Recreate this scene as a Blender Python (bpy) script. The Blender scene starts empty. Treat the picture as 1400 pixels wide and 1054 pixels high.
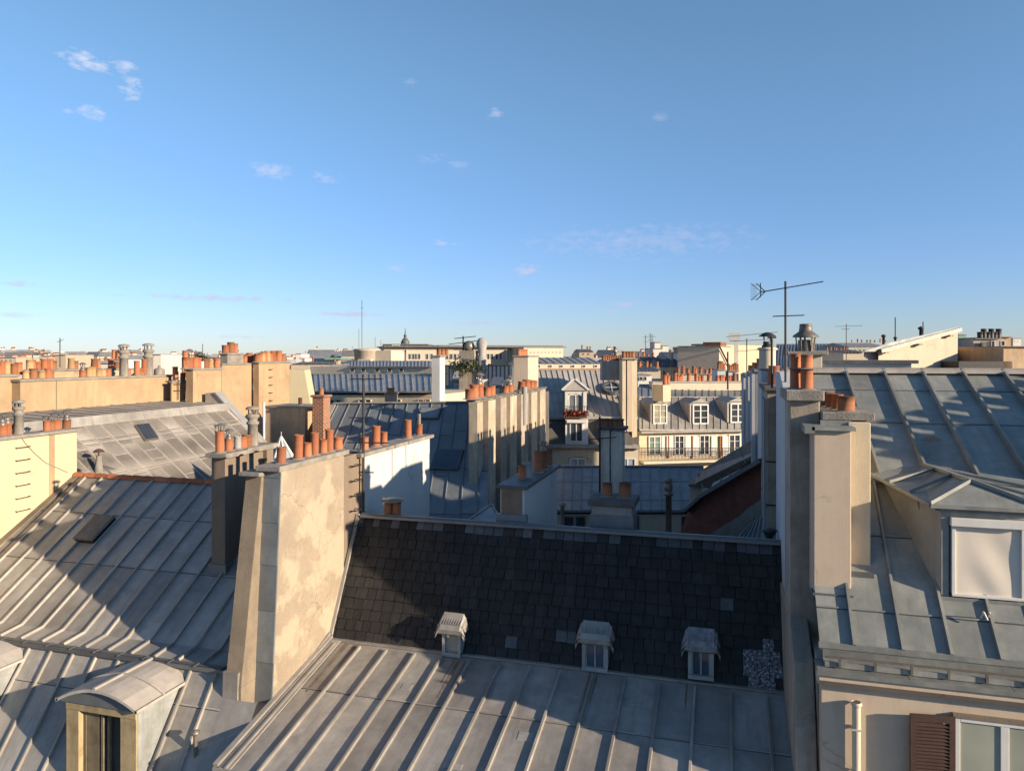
import bpy, math, random
from mathutils import Vector, Matrix
sc = bpy.context.scene
R = math.radians
rnd = random.Random(7)
# ---------------------------------------------------------------- camera
F = 1010.0; HY = 487.0; CX = 700.0; BETA = R(16)
cam = bpy.data.objects.new('camera', bpy.data.cameras.new('camera')); sc.collection.objects.link(cam)
cam.data.sensor_width = 36; cam.data.lens = 36 * F / 1400
cam.data.shift_y = -(527 - HY) / 1400
cam.data.clip_end = 20000; cam.data.clip_start = 0.1
cam.rotation_euler = (R(90), 0, BETA); cam.location = (0, 0, 0)
sc.camera = cam
# ---------------------------------------------------------------- light
SUN = Vector((0.94, -0.245, 0.267)).normalized()
sun = bpy.data.objects.new('sun', bpy.data.lights.new('sun', 'SUN')); sc.collection.objects.link(sun)
sun.data.energy = 5.0; sun.data.angle = R(0.55); sun.data.color = (1.0, 0.82, 0.60)
sun.rotation_euler = (-SUN).to_track_quat('-Z', 'Y').to_euler()
ELEV = math.asin(SUN.z); AZ = math.atan2(SUN.x, SUN.y)
w = bpy.data.worlds.new("World"); sc.world = w; w.use_nodes = True
wn = w.node_tree.nodes; wl = w.node_tree.links
bg = wn['Background']
sky = wn.new('ShaderNodeTexSky'); sky.sky_type = 'NISHITA'; sky.sun_disc = False
sky.sun_elevation = ELEV; sky.sun_rotation = AZ
sky.air_density = 1.0; sky.dust_density = 0.1; sky.ozone_density = 3.0; sky.altitude = 50
bg.inputs[1].default_value = 0.073
vs = sc.view_settings; vs.view_transform = 'Standard'; vs.look = 'None'; vs.exposure = 1.0; vs.gamma = 1

def ray(px, py):
    a = (px - CX) / F; s, c = math.sin(BETA), math.cos(BETA)
    return Vector((c * a - s, s * a + c, (HY - py) / F))
def at(px, py, b): return ray(px, py) * b
def hx(px, py, X):
    r = ray(px, py); return r * (X / r.x)
def hy(px, py, Y):
    r = ray(px, py); return r * (Y / r.y)
def hp(px, py, y0, z0, k):          # plane z = z0 + k (y - y0)
    r = ray(px, py); return r * ((z0 - k * y0) / (r.z - k * r.y))

# clouds: soft patches of the sky itself, each round a direction
def vm(op, a, b=None):
    n = wn.new('ShaderNodeVectorMath'); n.operation = op
    for i, x in enumerate((a, b)):
        if x is None: continue
        if hasattr(x, 'links') or isinstance(x, bpy.types.NodeSocket): wl.new(x, n.inputs[i])
        else: n.inputs[i].default_value = x
    return n
def mt(op, a, b=None, c=None, clamp=False):
    n = wn.new('ShaderNodeMath'); n.operation = op; n.use_clamp = clamp
    for i, x in enumerate((a, b, c)):
        if x is None: continue
        if isinstance(x, bpy.types.NodeSocket): wl.new(x, n.inputs[i])
        else: n.inputs[i].default_value = x
    return n.outputs[0]
tc = wn.new('ShaderNodeTexCoord')
dirn = tc.outputs['Generated']
nz = wn.new('ShaderNodeTexNoise'); nz.inputs['Scale'].default_value = 55; nz.inputs['Detail'].default_value = 7; nz.inputs['Roughness'].default_value = 0.65
mp = wn.new('ShaderNodeMapping'); mp.inputs['Scale'].default_value = (1, 1, 2.2)
wl.new(dirn, mp.inputs['Vector']); wl.new(mp.outputs[0], nz.inputs['Vector'])
nzf = nz.outputs['Fac']
CL = [(120,82,34,12,.85),(170,92,14,9,.6),(180,120,13,15,.8),(130,153,17,10,.7),(93,154,6,5,.4),(370,234,32,11,.55),(440,243,28,8,.4),(677,155,12,9,.6),
      (590,216,22,7,.22),(627,226,20,7,.22),(608,332,20,6,.6),(290,407,105,5,.45),(720,369,22,8,.4),(475,429,45,5,.5),(545,366,14,6,.35),
      (855,416,22,4,.4),(840,427,16,4,.4),(25,388,26,4,.4),(560,113,12,6,.3),(645,442,30,3,.35),(335,461,38,3,.35),(15,430,45,4,.25),(903,160,12,6,.2),(870,330,160,26,.14),(250,312,130,14,.10)]
acc = None
for (px, py, rx, ry, al) in CL:
    d = ray(px, py).normalized()
    t = Vector((d.y, -d.x, 0)).normalized(); u = t.cross(d)
    dt = vm('DOT_PRODUCT', dirn, tuple(t * (F / rx))).outputs['Value']
    du = vm('DOT_PRODUCT', vm('SUBTRACT', dirn, tuple(d)).outputs[0], tuple(u * (F / ry))).outputs['Value']
    fr = vm('DOT_PRODUCT', dirn, tuple(d)).outputs['Value']
    r2 = mt('ADD', mt('MULTIPLY', dt, dt), mt('MULTIPLY', du, du))
    m = mt('SUBTRACT', 1.0, mt('MULTIPLY', r2, 0.45), clamp=True)
    m = mt('MULTIPLY', m, mt('GREATER_THAN', fr, 0.5))
    k = mt('MULTIPLY_ADD', nzf, 4.0, -2.0)
    k = mt('ADD', k, mt('MULTIPLY', mt('SUBTRACT', m, 0.6), 1.3), clamp=True)
    v = mt('MULTIPLY', mt('MULTIPLY', k, m), min(1, al * (1.7 if py > 320 else .66)))
    acc = v if acc is None else mt('MAXIMUM', acc, v)
mix = wn.new('ShaderNodeMix'); mix.data_type = 'RGBA'
hs = wn.new('ShaderNodeHueSaturation'); hs.inputs['Saturation'].default_value = 1.0; hs.inputs['Value'].default_value = 1.0
sep = wn.new('ShaderNodeSeparateXYZ'); wl.new(dirn, sep.inputs[0])
low = wn.new('ShaderNodeMapRange'); wl.new(sep.outputs['Z'], low.inputs[0]); low.inputs[1].default_value = 0.0; low.inputs[2].default_value = 0.42; low.inputs[3].default_value = 1; low.inputs[4].default_value = 0; low.interpolation_type = 'SMOOTHSTEP'
tint = wn.new('ShaderNodeMix'); tint.data_type = 'RGBA'; tint.inputs[6].default_value = (1.16, 1.28, 1.29, 1); tint.inputs[7].default_value = (.75, .85, 1.24, 1); wl.new(low.outputs[0], tint.inputs[0])
mu = wn.new('ShaderNodeMix'); mu.data_type = 'RGBA'; mu.blend_type = 'MULTIPLY'; mu.inputs[0].default_value = 1; wl.new(sky.outputs[0], mu.inputs[6]); wl.new(tint.outputs[2], mu.inputs[7])
wl.new(mu.outputs[2], hs.inputs['Color'])
wl.new(acc, mix.inputs[0]); wl.new(hs.outputs[0], mix.inputs[6]); pass
cc = wn.new('ShaderNodeMix'); cc.data_type = 'RGBA'; cr_ = wn.new('ShaderNodeMapRange'); wl.new(sep.outputs['Z'], cr_.inputs[0]); cr_.inputs[1].default_value = .08; cr_.inputs[2].default_value = .3
wl.new(cr_.outputs[0], cc.inputs[0]); cc.inputs[6].default_value = (4.3, 4.0, 5.3, 1); cc.inputs[7].default_value = (7.4, 6.8, 6.9, 1); wl.new(cc.outputs[2], mix.inputs[7])
wl.new(mix.outputs[2], bg.inputs[0])

# ---------------------------------------------------------------- materials
MATS = {}; ALB = .79
def mat(name, col, rough=.8, metal=0.0, var=.18, scale=1.2, streak=0.0, dirt=None, dirt_amt=.5, dirt_scale=.8, bump=.15, bscale=40, tone=.0, orand=0.0, spec=.5, wav=0, grain=0, crack=0, soot=0, dsh=.22):
    if name in MATS: return MATS[name]
    col = tuple(c * ALB for c in col[:3]); dirt = dirt and tuple(c * ALB for c in dirt)
    m = bpy.data.materials.new(name); m.use_nodes = True; nt = m.node_tree; N = nt.nodes; L = nt.links
    B = N['Principled BSDF']; B.inputs['Roughness'].default_value = rough; B.inputs['Metallic'].default_value = metal
    B.inputs['Specular IOR Level'].default_value = spec
    uv = N.new('ShaderNodeUVMap').outputs[0]
    def noise(sc_, det=5, ro=.6, vec=None, sy=None):
        n = N.new('ShaderNodeTexNoise'); n.inputs['Scale'].default_value = sc_; n.inputs['Detail'].default_value = det; n.inputs['Roughness'].default_value = ro
        v = vec or uv
        if sy is not None:
            mp = N.new('ShaderNodeMapping'); mp.inputs['Scale'].default_value = (1, sy, 1); L.new(v, mp.inputs[0]); v = mp.outputs[0]
        L.new(v, n.inputs['Vector']); return n.outputs['Fac']
    def ramp(x, a, b, lo=0, hi=1):
        n = N.new('ShaderNodeMapRange'); n.inputs[1].default_value = a; n.inputs[2].default_value = b; n.inputs[3].default_value = lo; n.inputs[4].default_value = hi
        L.new(x, n.inputs[0]); return n.outputs[0]
    def mul(x, y):
        n = N.new('ShaderNodeMath'); n.operation = 'MULTIPLY'; L.new(x, n.inputs[0])
        if isinstance(y, float): n.inputs[1].default_value = y
        else: L.new(y, n.inputs[1])
        return n.outputs[0]
    f = ramp(noise(scale, 6, .65), .3, .7, 1 - var, 1 + var)
    f = mul(f, ramp(noise(scale * 7, 5, .7), .3, .7, 1 - var * .5, 1 + var * .5))
    if grain: f = mul(f, ramp(noise(90, 2, .5), .35, .65, 1 - grain, 1 + grain))
    if streak: f = mul(f, ramp(noise(3.2, 7, .65, None, .13), .35, .72, 1 + streak * .4, 1 - streak))
    if tone:
        at_ = N.new('ShaderNodeAttribute'); at_.attribute_name = 'tone'
        f = mul(f, ramp(at_.outputs['Fac'], 0, 1, 1 - tone, 1 + tone))
    if orand:
        oi = N.new('ShaderNodeObjectInfo'); f = mul(f, ramp(oi.outputs['Random'], 0, 1, 1 - orand, 1 + orand))
    c = N.new('ShaderNodeVectorMath'); c.operation = 'SCALE'; c.inputs[0].default_value = col[:3]; L.new(f, c.inputs['Scale'])
    out = c.outputs[0]
    if dirt:
        mx = N.new('ShaderNodeMix'); mx.data_type = 'RGBA'
        d = ramp(noise(dirt_scale, 8, .7 if dsh > .1 else .58), .57 - dsh / 2 - (.05 if dsh < .1 else 0), .57 + dsh / 2 - (.05 if dsh < .1 else 0), 0, dirt_amt)
        if streak:
            d2 = ramp(noise(5, 5, .6, None, .12), .52, .75, 0, dirt_amt)
            ad = N.new('ShaderNodeMath'); ad.operation = 'MAXIMUM'; L.new(d, ad.inputs[0]); L.new(d2, ad.inputs[1]); d = ad.outputs[0]
        L.new(d, mx.inputs[0]); L.new(out, mx.inputs[6]); mx.inputs[7].default_value = (*dirt, 1); out = mx.outputs[2]
    if crack:
        wv = N.new('ShaderNodeTexNoise'); wv.inputs['Scale'].default_value = 3; wv.inputs['Detail'].default_value = 6; L.new(uv, wv.inputs['Vector'])
        wx = N.new('ShaderNodeMix'); wx.data_type = 'RGBA'; wx.blend_type = 'LINEAR_LIGHT'; wx.inputs[0].default_value = .22; L.new(uv, wx.inputs[6]); L.new(wv.outputs['Color'], wx.inputs[7])
        vo = N.new('ShaderNodeTexVoronoi'); vo.feature = 'DISTANCE_TO_EDGE'; vo.inputs['Scale'].default_value = crack; L.new(wx.outputs[2], vo.inputs['Vector'])
        cr = mul(ramp(vo.outputs['Distance'], .004, .012, .42, 0), ramp(noise(.9, 3, .5), .5, .62, 0, 1))
        cx = N.new('ShaderNodeMix'); cx.data_type = 'RGBA'; L.new(cr, cx.inputs[0]); L.new(out, cx.inputs[6]); cx.inputs[7].default_value = (*[c * .35 for c in col[:3]], 1); out = cx.outputs[2]
    if soot:
        tco = N.new('ShaderNodeTexCoord'); sx = N.new('ShaderNodeSeparateXYZ'); L.new(tco.outputs['Object'], sx.inputs[0])
        sm = N.new('ShaderNodeMath'); sm.operation = 'ADD'; L.new(sx.outputs['Z'], sm.inputs[0]); L.new(ramp(noise(5, 4, .6), .3, .7, -.25, .25), sm.inputs[1])
        ox = N.new('ShaderNodeMix'); ox.data_type = 'RGBA'; L.new(mul(ramp(sm.outputs[0], .72, 1.12, 0, soot), ramp(N.new('ShaderNodeObjectInfo').outputs['Random'], .1, .9, .1, 1)), ox.inputs[0]); L.new(out, ox.inputs[6]); ox.inputs[7].default_value = (.02, .016, .014, 1); out = ox.outputs[2]
    L.new(out, B.inputs['Base Color'])
    if bump:
        bp = N.new('ShaderNodeBump'); bp.inputs['Strength'].default_value = bump; bp.inputs['Distance'].default_value = .02
        L.new(noise(bscale, 4, .65), bp.inputs['Height'])
        if wav:
            b2 = N.new('ShaderNodeBump'); b2.inputs['Strength'].default_value = wav; b2.inputs['Distance'].default_value = .05
            L.new(noise(1.7, 2, .5), b2.inputs['Height']); L.new(bp.outputs[0], b2.inputs['Normal']); bp = b2
        L.new(bp.outputs[0], B.inputs['Normal'])
    r = ramp(noise(scale * 3), .3, .7, max(0, rough - .08), min(1, rough + .1)); L.new(r, B.inputs['Roughness'])
    MATS[name] = m; return m
def glass(name='window_glass', col=(.03, .035, .045), rough=.06):
    if name in MATS: return MATS[name]
    m = bpy.data.materials.new(name); m.use_nodes = True; B = m.node_tree.nodes['Principled BSDF']
    nt = m.node_tree; n = nt.nodes.new('ShaderNodeTexNoise'); n.inputs['Scale'].default_value = 1.3
    r = nt.nodes.new('ShaderNodeValToRGB'); r.color_ramp.elements[0].color = (*[c * .5 for c in col], 1); r.color_ramp.elements[1].color = (*[min(1, c * 1.9) for c in col], 1)
    nt.links.new(nt.nodes.new('ShaderNodeTexCoord').outputs['Object'], n.inputs['Vector']); nt.links.new(n.outputs[0], r.inputs[0]); nt.links.new(r.outputs[0], B.inputs['Base Color'])
    B.inputs['Roughness'].default_value = rough; B.inputs['Specular IOR Level'].default_value = .6
    MATS[name] = m; return m
ZINC = mat('zinc', (.385, .355, .32), .5, .15, .2, .8, .2, (.17, .155, .135), .6, .9, .08, 30, .2, wav=.5)
ZINCB = mat('zinc_blue_grey', (.22, .24, .255), .48, .2, .12, .8, .12, (.13, .14, .14), .6, 1.0, .08, 30, .2, wav=.5)
ZINCG = mat('zinc_green_grey', (.285, .29, .265), .5, .15, .22, .9, .2, (.15, .16, .15), .55, 1.1, .08, 30, .18, wav=.5)
ZPALE = mat('zinc_pale', (.50, .45, .40), .6, .05, .10, .8, .15, (.26, .22, .18), .5, .6, .06, 30, .16, wav=.2)
SEAM = mat('seam_shadow_line', (.06, .058, .055), .9, 0, .3, 5)  # near-black colour for the shadow line below lap seams
ZLITE = mat('zinc_bright_edge', (.42, .41, .39), .45, .2, .15, 1.5, .05, None, 0, 1, .06, 30)
ZDARK = mat('zinc_dark', (.12, .125, .13), .55, .1, .2, 1.5, .1, (.08, .07, .06), .4, 1, .1, 30, .1)
ZCHEEK = mat('zinc_scratched', (.38, .39, .38), .5, .1, .2, 2.5, .25, (.2, .21, .2), .6, 2.0, .1, 20)
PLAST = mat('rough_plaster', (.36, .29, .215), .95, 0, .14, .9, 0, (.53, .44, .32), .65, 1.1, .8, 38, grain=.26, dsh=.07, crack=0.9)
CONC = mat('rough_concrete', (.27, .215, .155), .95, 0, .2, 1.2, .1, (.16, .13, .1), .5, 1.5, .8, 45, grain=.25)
CAPC = mat('cap_cement', (.30, .27, .235), .95, 0, .25, 2.5, 0, (.14, .13, .11), .7, 2.0, .7, 30, grain=.2)
CAPD = mat('cap_dark', (.11, .105, .10), .9, 0, .3, 3, 0, (.2, .18, .15), .4, 2, .6, 30, grain=.2)
BROWN = mat('brown_render', (.25, .19, .14), .95, 0, .15, 1.2, .2, (.15, .11, .08), .5, 1.2, .4, 40, grain=.1, crack=0.8)
WHITE = mat('white_render', (.62, .61, .58), .9, 0, .05, .7, .07, (.55, .52, .47), .4, .9, .25, 50, crack=0.5)
YELLOW = mat('pale_yellow_render', (.58, .50, .33), .9, 0, .05, .6, .05, (.60, .47, .27), .5, .6, .25, 50, crack=0.5)
OCHRE = mat('ochre_render', (.46, .315, .185), .92, 0, .08, .5, .12, (.27, .19, .12), .7, .6, .35, 40, grain=.06, crack=0.55)
OCHRE2 = mat('grey_ochre_render', (.52, .37, .24), .92, 0, .12, .6, .25, (.27, .2, .13), .6, .7, .35, 40, crack=0.6)
PINK = mat('pink_beige_render', (.62, .50, .38), .92, 0, .06, .8, .10, (.45, .35, .27), .45, .8, .12, 45, grain=.02, crack=0.7)
CREAM = mat('cream_render', (.72, .60, .42), .92, 0, .08, .8, .14, (.45, .36, .25), .5, .8, .3, 45, crack=0.7)
CREAM2 = mat('pale_cream_render', (.66, .58, .45), .92, 0, .08, .5, .12, (.4, .34, .26), .4, .5, .2, 45)
SHAFT = mat('weathered_render', (.42, .35, .28), .95, 0, .16, 1.2, .28, (.2, .165, .13), .7, 1.0, .5, 40, grain=.12, crack=1.1)
GREYR = mat('grey_render', (.38, .36, .34), .95, 0, .12, 1.0, .22, (.2, .19, .18), .6, 1.0, .4, 40, grain=.08, crack=0.9)
BLUEW = mat('pale_grey_render', (.55, .56, .58), .9, 0, .06, .8, .12, (.4, .4, .41), .4, .9, .2, 45, crack=0.6)
TERRA = mat('terracotta', (.44, .15, .065), .85, 0, .15, 4, .15, (.20, .09, .05), .5, 3, .2, 30, 0, .32, soot=.9)
TERRAB = mat('terracotta_brown', (.30, .12, .055), .85, 0, .2, 5, .15, (.12, .06, .035), .6, 4, .2, 30, 0, .25, soot=.9)
TERRAY = mat('terracotta_buff', (.50, .30, .14), .85, 0, .2, 5, .15, (.3, .14, .07), .6, 4, .2, 30, 0, .25, soot=.8)
TILE = mat('ridge_tile', (.42, .13, .055), .85, 0, .25, 5, 0, (.16, .08, .05), .7, 5, .4, 30, .3)
SLATE = mat('slate', (.028, .026, .025), .68, 0, .4, 1.2, .5, (.012, .011, .010), .7, .8, .35, 25, .30, spec=.35)
SLATEP = mat('slate_limed', (.085, .09, .10), .7, 0, .3, 4, .2, (.06, .06, .065), .6, 2.5, .3, 25, .4)
LIME = mat('lime_patch', (.06, .06, .065), .9, 0, .3, 8, 0, (.66, .66, .68), 1.0, 24, .4, 30)
SLT2 = mat('slate_mansard', (.15, .135, .12), .8, 0, .25, 8, .2, (.08, .07, .06), .6, 6, .3, 25, .3)
METAL = mat('galvanised_metal', (.24, .22, .20), .45, .5, .25, 5, .1, (.2, .15, .1), .5, 4, .1, 30)
DARKM = mat('dark_metal', (.04, .04, .042), .55, .4, .2, 5, 0, None, 0, 1, .1, 30)
RUST = mat('rusty_iron', (.10, .055, .035), .85, .2, .3, 6, 0, None, 0, 1, .2, 30)
WPAINT = mat('white_paint', (.74, .72, .68), .6, 0, .06, 2, .08, (.5, .48, .44), .3, 3, .05, 40)
BLIND = mat('blind_canvas', (.78, .69, .58), .85, 0, .03, 1, .03, None, 0, 1, .05, 60)
OWOOD = mat('ochre_wood', (.46, .36, .20), .8, 0, .15, 3, .35, (.22, .14, .06), .6, 2.5, .2, 40)
SHUT = mat('shutter_wood', (.05, .024, .017), .6, 0, .2, 4, .2, (.08, .03, .02), .4, 3, .15, 40)
REDW = mat('dark_red_render', (.20, .065, .045), .9, 0, .35, 2, .2, (.05, .025, .02), .6, 2, .4, 30)
RUBBLE = mat('rubble_render', (.30, .26, .21), .95, 0, .35, 4, .1, (.12, .1, .08), .7, 4, .9, 14, grain=.2)
PIPE = mat('painted_pipe', (.68, .60, .46), .5, 0, .08, 2, .15, (.4, .32, .2), .4, 3, .05, 40)
LEAF = mat('leaf', (.05, .075, .03), .7, 0, .4, 8, 0, None, 0, 1, 0, 30, .5)
FLOWER = mat('red_flower', (.45, .06, .03), .7, 0, .4, 20, 0, (.1, .12, .04), .6, 20, 0, 30, .5)
ASPH = mat('asphalt', (.05, .05, .05), .9, 0, .2, .3, 0, None, 0, 1, .2, 20)
FARW = [mat('far_wall_%s' % n, c, .9, 0, .08, .2, .1, (.3, .25, .2), .3, .2, 0, 10) for n, c in
        (('cream', (.62, .53, .41)), ('pale', (.68, .63, .55)), ('tan', (.5, .40, .29)), ('white', (.72, .70, .66)), ('stone', (.55, .47, .37)))]
FARR = mat('far_zinc', (.25, .25, .255), .6, .1, .2, .3, .15, None, 0, 1, 0, 10)
FARD = mat('far_dark_roof', (.09, .09, .095), .7, 0, .2, .3, .1, None, 0, 1, 0, 10)
GREENM = mat('copper_green', (.16, .30, .24), .7, 0, .2, 1, .1, None, 0, 1, 0, 10)
GL = glass(); GLB = glass('skylight_glass', (.04, .055, .08), .04); GLC = glass('curtained_glass', (.24, .22, .17), .2)
BRK = bpy.data.materials.new('red_brick'); BRK.use_nodes = True
def _brk():
    N = BRK.node_tree.nodes; L = BRK.node_tree.links; b = N.new('ShaderNodeTexBrick'); b.inputs['Scale'].default_value = 1
    b.inputs['Brick Width'].default_value = .22; b.inputs['Row Height'].default_value = .075; b.inputs['Mortar Size'].default_value = .011
    b.inputs['Color1'].default_value = (.27, .08, .04, 1); b.inputs['Color2'].default_value = (.14, .055, .035, 1); b.inputs['Mortar'].default_value = (.36, .27, .18, 1)
    L.new(N.new('ShaderNodeUVMap').outputs[0], b.inputs['Vector']); L.new(b.outputs[0], N['Principled BSDF'].inputs['Base Color'])
    N['Principled BSDF'].inputs['Roughness'].default_value = .9
    bp = N.new('ShaderNodeBump'); bp.inputs['Strength'].default_value = .6; bp.inputs['Distance'].default_value = .01; bp.invert = True
    L.new(b.outputs['Fac'], bp.inputs['Height']); L.new(bp.outputs[0], N['Principled BSDF'].inputs['Normal'])
_brk()
# ---------------------------------------------------------------- mesh builder
class MB:
    def __init__(s): s.v = []; s.f = []; s.t = []; s.m = []; s.mi = 0; s.sm = []
    def add(s, vs, fs, tone=None, smooth=False):
        o = len(s.v); s.v += [Vector(p) for p in vs]
        for f in fs:
            s.f.append([o + i for i in f]); s.t.append(rnd.random() if tone is None else tone); s.m.append(s.mi); s.sm.append(smooth)
        return s
    def quad(s, a, b, c, d, tone=None): return s.add([a, b, c, d], [(0, 1, 2, 3)], tone)
    def hexa(s, p, tone=None):      # p: 4 bottom, 4 top, same order
        t = rnd.random() if tone is None else tone
        return s.add(p, [(3, 2, 1, 0), (4, 5, 6, 7), (0, 1, 5, 4), (1, 2, 6, 5), (2, 3, 7, 6), (3, 0, 4, 7)], t)
    def box(s, x0, x1, y0, y1, z0, z1, tone=None):
        return s.hexa([(x0, y0, z0), (x1, y0, z0), (x1, y1, z0), (x0, y1, z0), (x0, y0, z1), (x1, y0, z1), (x1, y1, z1), (x0, y1, z1)], tone)
    def prism(s, poly, vec, tone=None):
        n = len(poly); vec = Vector(vec); P = [Vector(p) for p in poly]
        return s.add(P + [p + vec for p in P], [tuple(range(n))[::-1], tuple(range(n, 2 * n))] + [(i, (i + 1) % n, n + (i + 1) % n, n + i) for i in range(n)], tone)
    def beam(s, p0, p1, w, h, up=(0, 0, 1), lift=0.0, taper=1.0):
        p0, p1 = Vector(p0), Vector(p1); d = (p1 - p0).normalized(); up = Vector(up); sd = d.cross(up)
        if sd.length < 1e-4: sd = d.cross(Vector((1, 0, 0)))
        sd.normalize(); u = sd.cross(d).normalized(); q = []
        for p in (p0, p1): q += [p - sd * w / 2 + u * lift, p + sd * w / 2 + u * lift, p + sd * w / 2 * taper + u * (lift + h), p - sd * w / 2 * taper + u * (lift + h)]
        return s.add(q, [(3, 2, 1, 0), (4, 5, 6, 7), (0, 1, 5, 4), (1, 2, 6, 5), (2, 3, 7, 6), (3, 0, 4, 7)])
    def cyl(s, p0, p1, r0, r1=None, n=12, caps=True):
        r1 = r0 if r1 is None else r1; p0, p1 = Vector(p0), Vector(p1); d = (p1 - p0).normalized()
        a = d.cross(Vector((0, 0, 1)));  a = Vector((1, 0, 0)) if a.length < 1e-3 else a.normalized(); b = d.cross(a)
        A = [a * math.cos(2 * math.pi * i / n) + b * math.sin(2 * math.pi * i / n) for i in range(n)]
        s.add([p0 + q * r0 for q in A] + [p1 + q * r1 for q in A], [(i, (i + 1) % n, n + (i + 1) % n, n + i) for i in range(n)], smooth=True)
        if caps: s.add([p0 + q * r0 for q in A] + [p1 + q * r1 for q in A], [tuple(range(n))[::-1], tuple(range(n, 2 * n))])
        return s
    def lathe(s, c, prof, n=16):
        c = Vector(c); k = len(prof)
        vs = [c + Vector((r * math.cos(2 * math.pi * i / n), r * math.sin(2 * math.pi * i / n), z)) for (r, z) in prof for i in range(n)]
        fs = [(j * n + i, j * n + (i + 1) % n, (j + 1) * n + (i + 1) % n, (j + 1) * n + i) for j in range(k - 1) for i in range(n)]
        return s.add(vs, fs, .5, True)
    def build(s, name, mats, parent=None, bevel=0):
        o0 = root_loc(parent); me = bpy.data.meshes.new(name)
        me.from_pydata([tuple(p - o0) for p in s.v], [], s.f)
        for m in (mats if isinstance(mats, (list, tuple)) else [mats]): me.materials.append(m)
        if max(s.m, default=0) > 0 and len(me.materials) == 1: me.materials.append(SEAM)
        me.update()
        uvl = me.uv_layers.new(name='UVMap').data
        ta = me.attributes.new('tone', 'FLOAT', 'FACE')
        for i, p in enumerate(me.polygons):
            p.material_index = s.m[i]; p.use_smooth = s.sm[i]; ta.data[i].value = s.t[i]
            n = p.normal; h = math.hypot(n.x, n.y)
            t = Vector((-n.y / h, n.x / h, 0)) if h > .08 else Vector((1, 0, 0))
            u = n.cross(t)
            if u.z < 0 or (h <= .08 and u.y < 0): u = -u
            for li in p.loop_indices:
                co = s.v[me.loops[li].vertex_index]; uvl[li].uv = (co.dot(t), co.dot(u))
        ob = bpy.data.objects.new(name, me); sc.collection.objects.link(ob)
        if parent: ob.parent = parent
        if bevel:
            b = ob.modifiers.new('bevel', 'BEVEL'); b.width = bevel; b.segments = 2; b.limit_method = 'ANGLE'; b.angle_limit = R(50)
        return ob
def root_loc(p):
    l = Vector((0, 0, 0))
    while p is not None: l = l + Vector(p.location); p = p.parent
    return l
LABELS = set()
def T(name, label, cat, loc, group=None):
    o = bpy.data.objects.new(name, None); sc.collection.objects.link(o); o.location = loc; o.empty_display_size = .3
    o['label'] = label; o['category'] = cat
    if group: o['group'] = group
    if label in LABELS: print('DUP LABEL', label)
    LABELS.add(label); return o
def lerp(a, b, t): return Vector(a) * (1 - t) + Vector(b) * t

def zroof(mb, TL, TR, BR, BL, ribs, seams=(.5,), w=.045, h=.05, stag=0.0, gap0=.0, gap1=.0):
    """standing batten sheet metal: panels between battens, cross seams; ribs = list of fractions left to right"""
    TL, TR, BR, BL = map(Vector, (TL, TR, BR, BL)); n = (TR - TL).cross(TL - BL)
    n = (TR - BR).cross(BR - BL) if n.length < 1e-6 else n
    n.normalize();  n = -n if n.z < 0 else n
    ed = [0.0] + [r for r in ribs if 0 < r < 1] + [1.0]
    for i in range(len(ed) - 1):
        a0, a1 = lerp(TL, TR, ed[i]), lerp(TL, TR, ed[i + 1]); b0, b1 = lerp(BL, BR, ed[i]), lerp(BL, BR, ed[i + 1])
        sg = [0.0] + [min(.97, max(.03, q + rnd.uniform(-stag, stag))) for q in seams] + [1.0]
        for j in range(len(sg) - 1):
            p = lerp(a0, b0, sg[j]); q = lerp(a1, b1, sg[j]); r_ = lerp(a1, b1, sg[j + 1]); s_ = lerp(a0, b0, sg[j + 1])
            mb.quad(p, q, r_, s_)
            if j: # lap seam: 3 cm lip standing 8 mm proud
                d = (s_ - p).normalized() * .025
                mb.hexa([p + d, q + d, q, p, p + d + n * .012, q + d + n * .012, q + n * .012, p + n * .012])
                k0 = mb.mi; mb.mi = 1; d2 = d * 1.55; mb.quad(p + d2 + n * .003, q + d2 + n * .003, q + d * .9 + n * .003, p + d * .9 + n * .003, .5); mb.mi = k0  # dark strip under the lip paints in its shadow
    for r_ in ribs:
        a, b = lerp(TL, TR, r_), lerp(BL, BR, r_); a, b = lerp(a, b, gap0), lerp(b, a, gap1)
        mb.beam(b, a, w, h, n, 0, .75)
    return n

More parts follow.
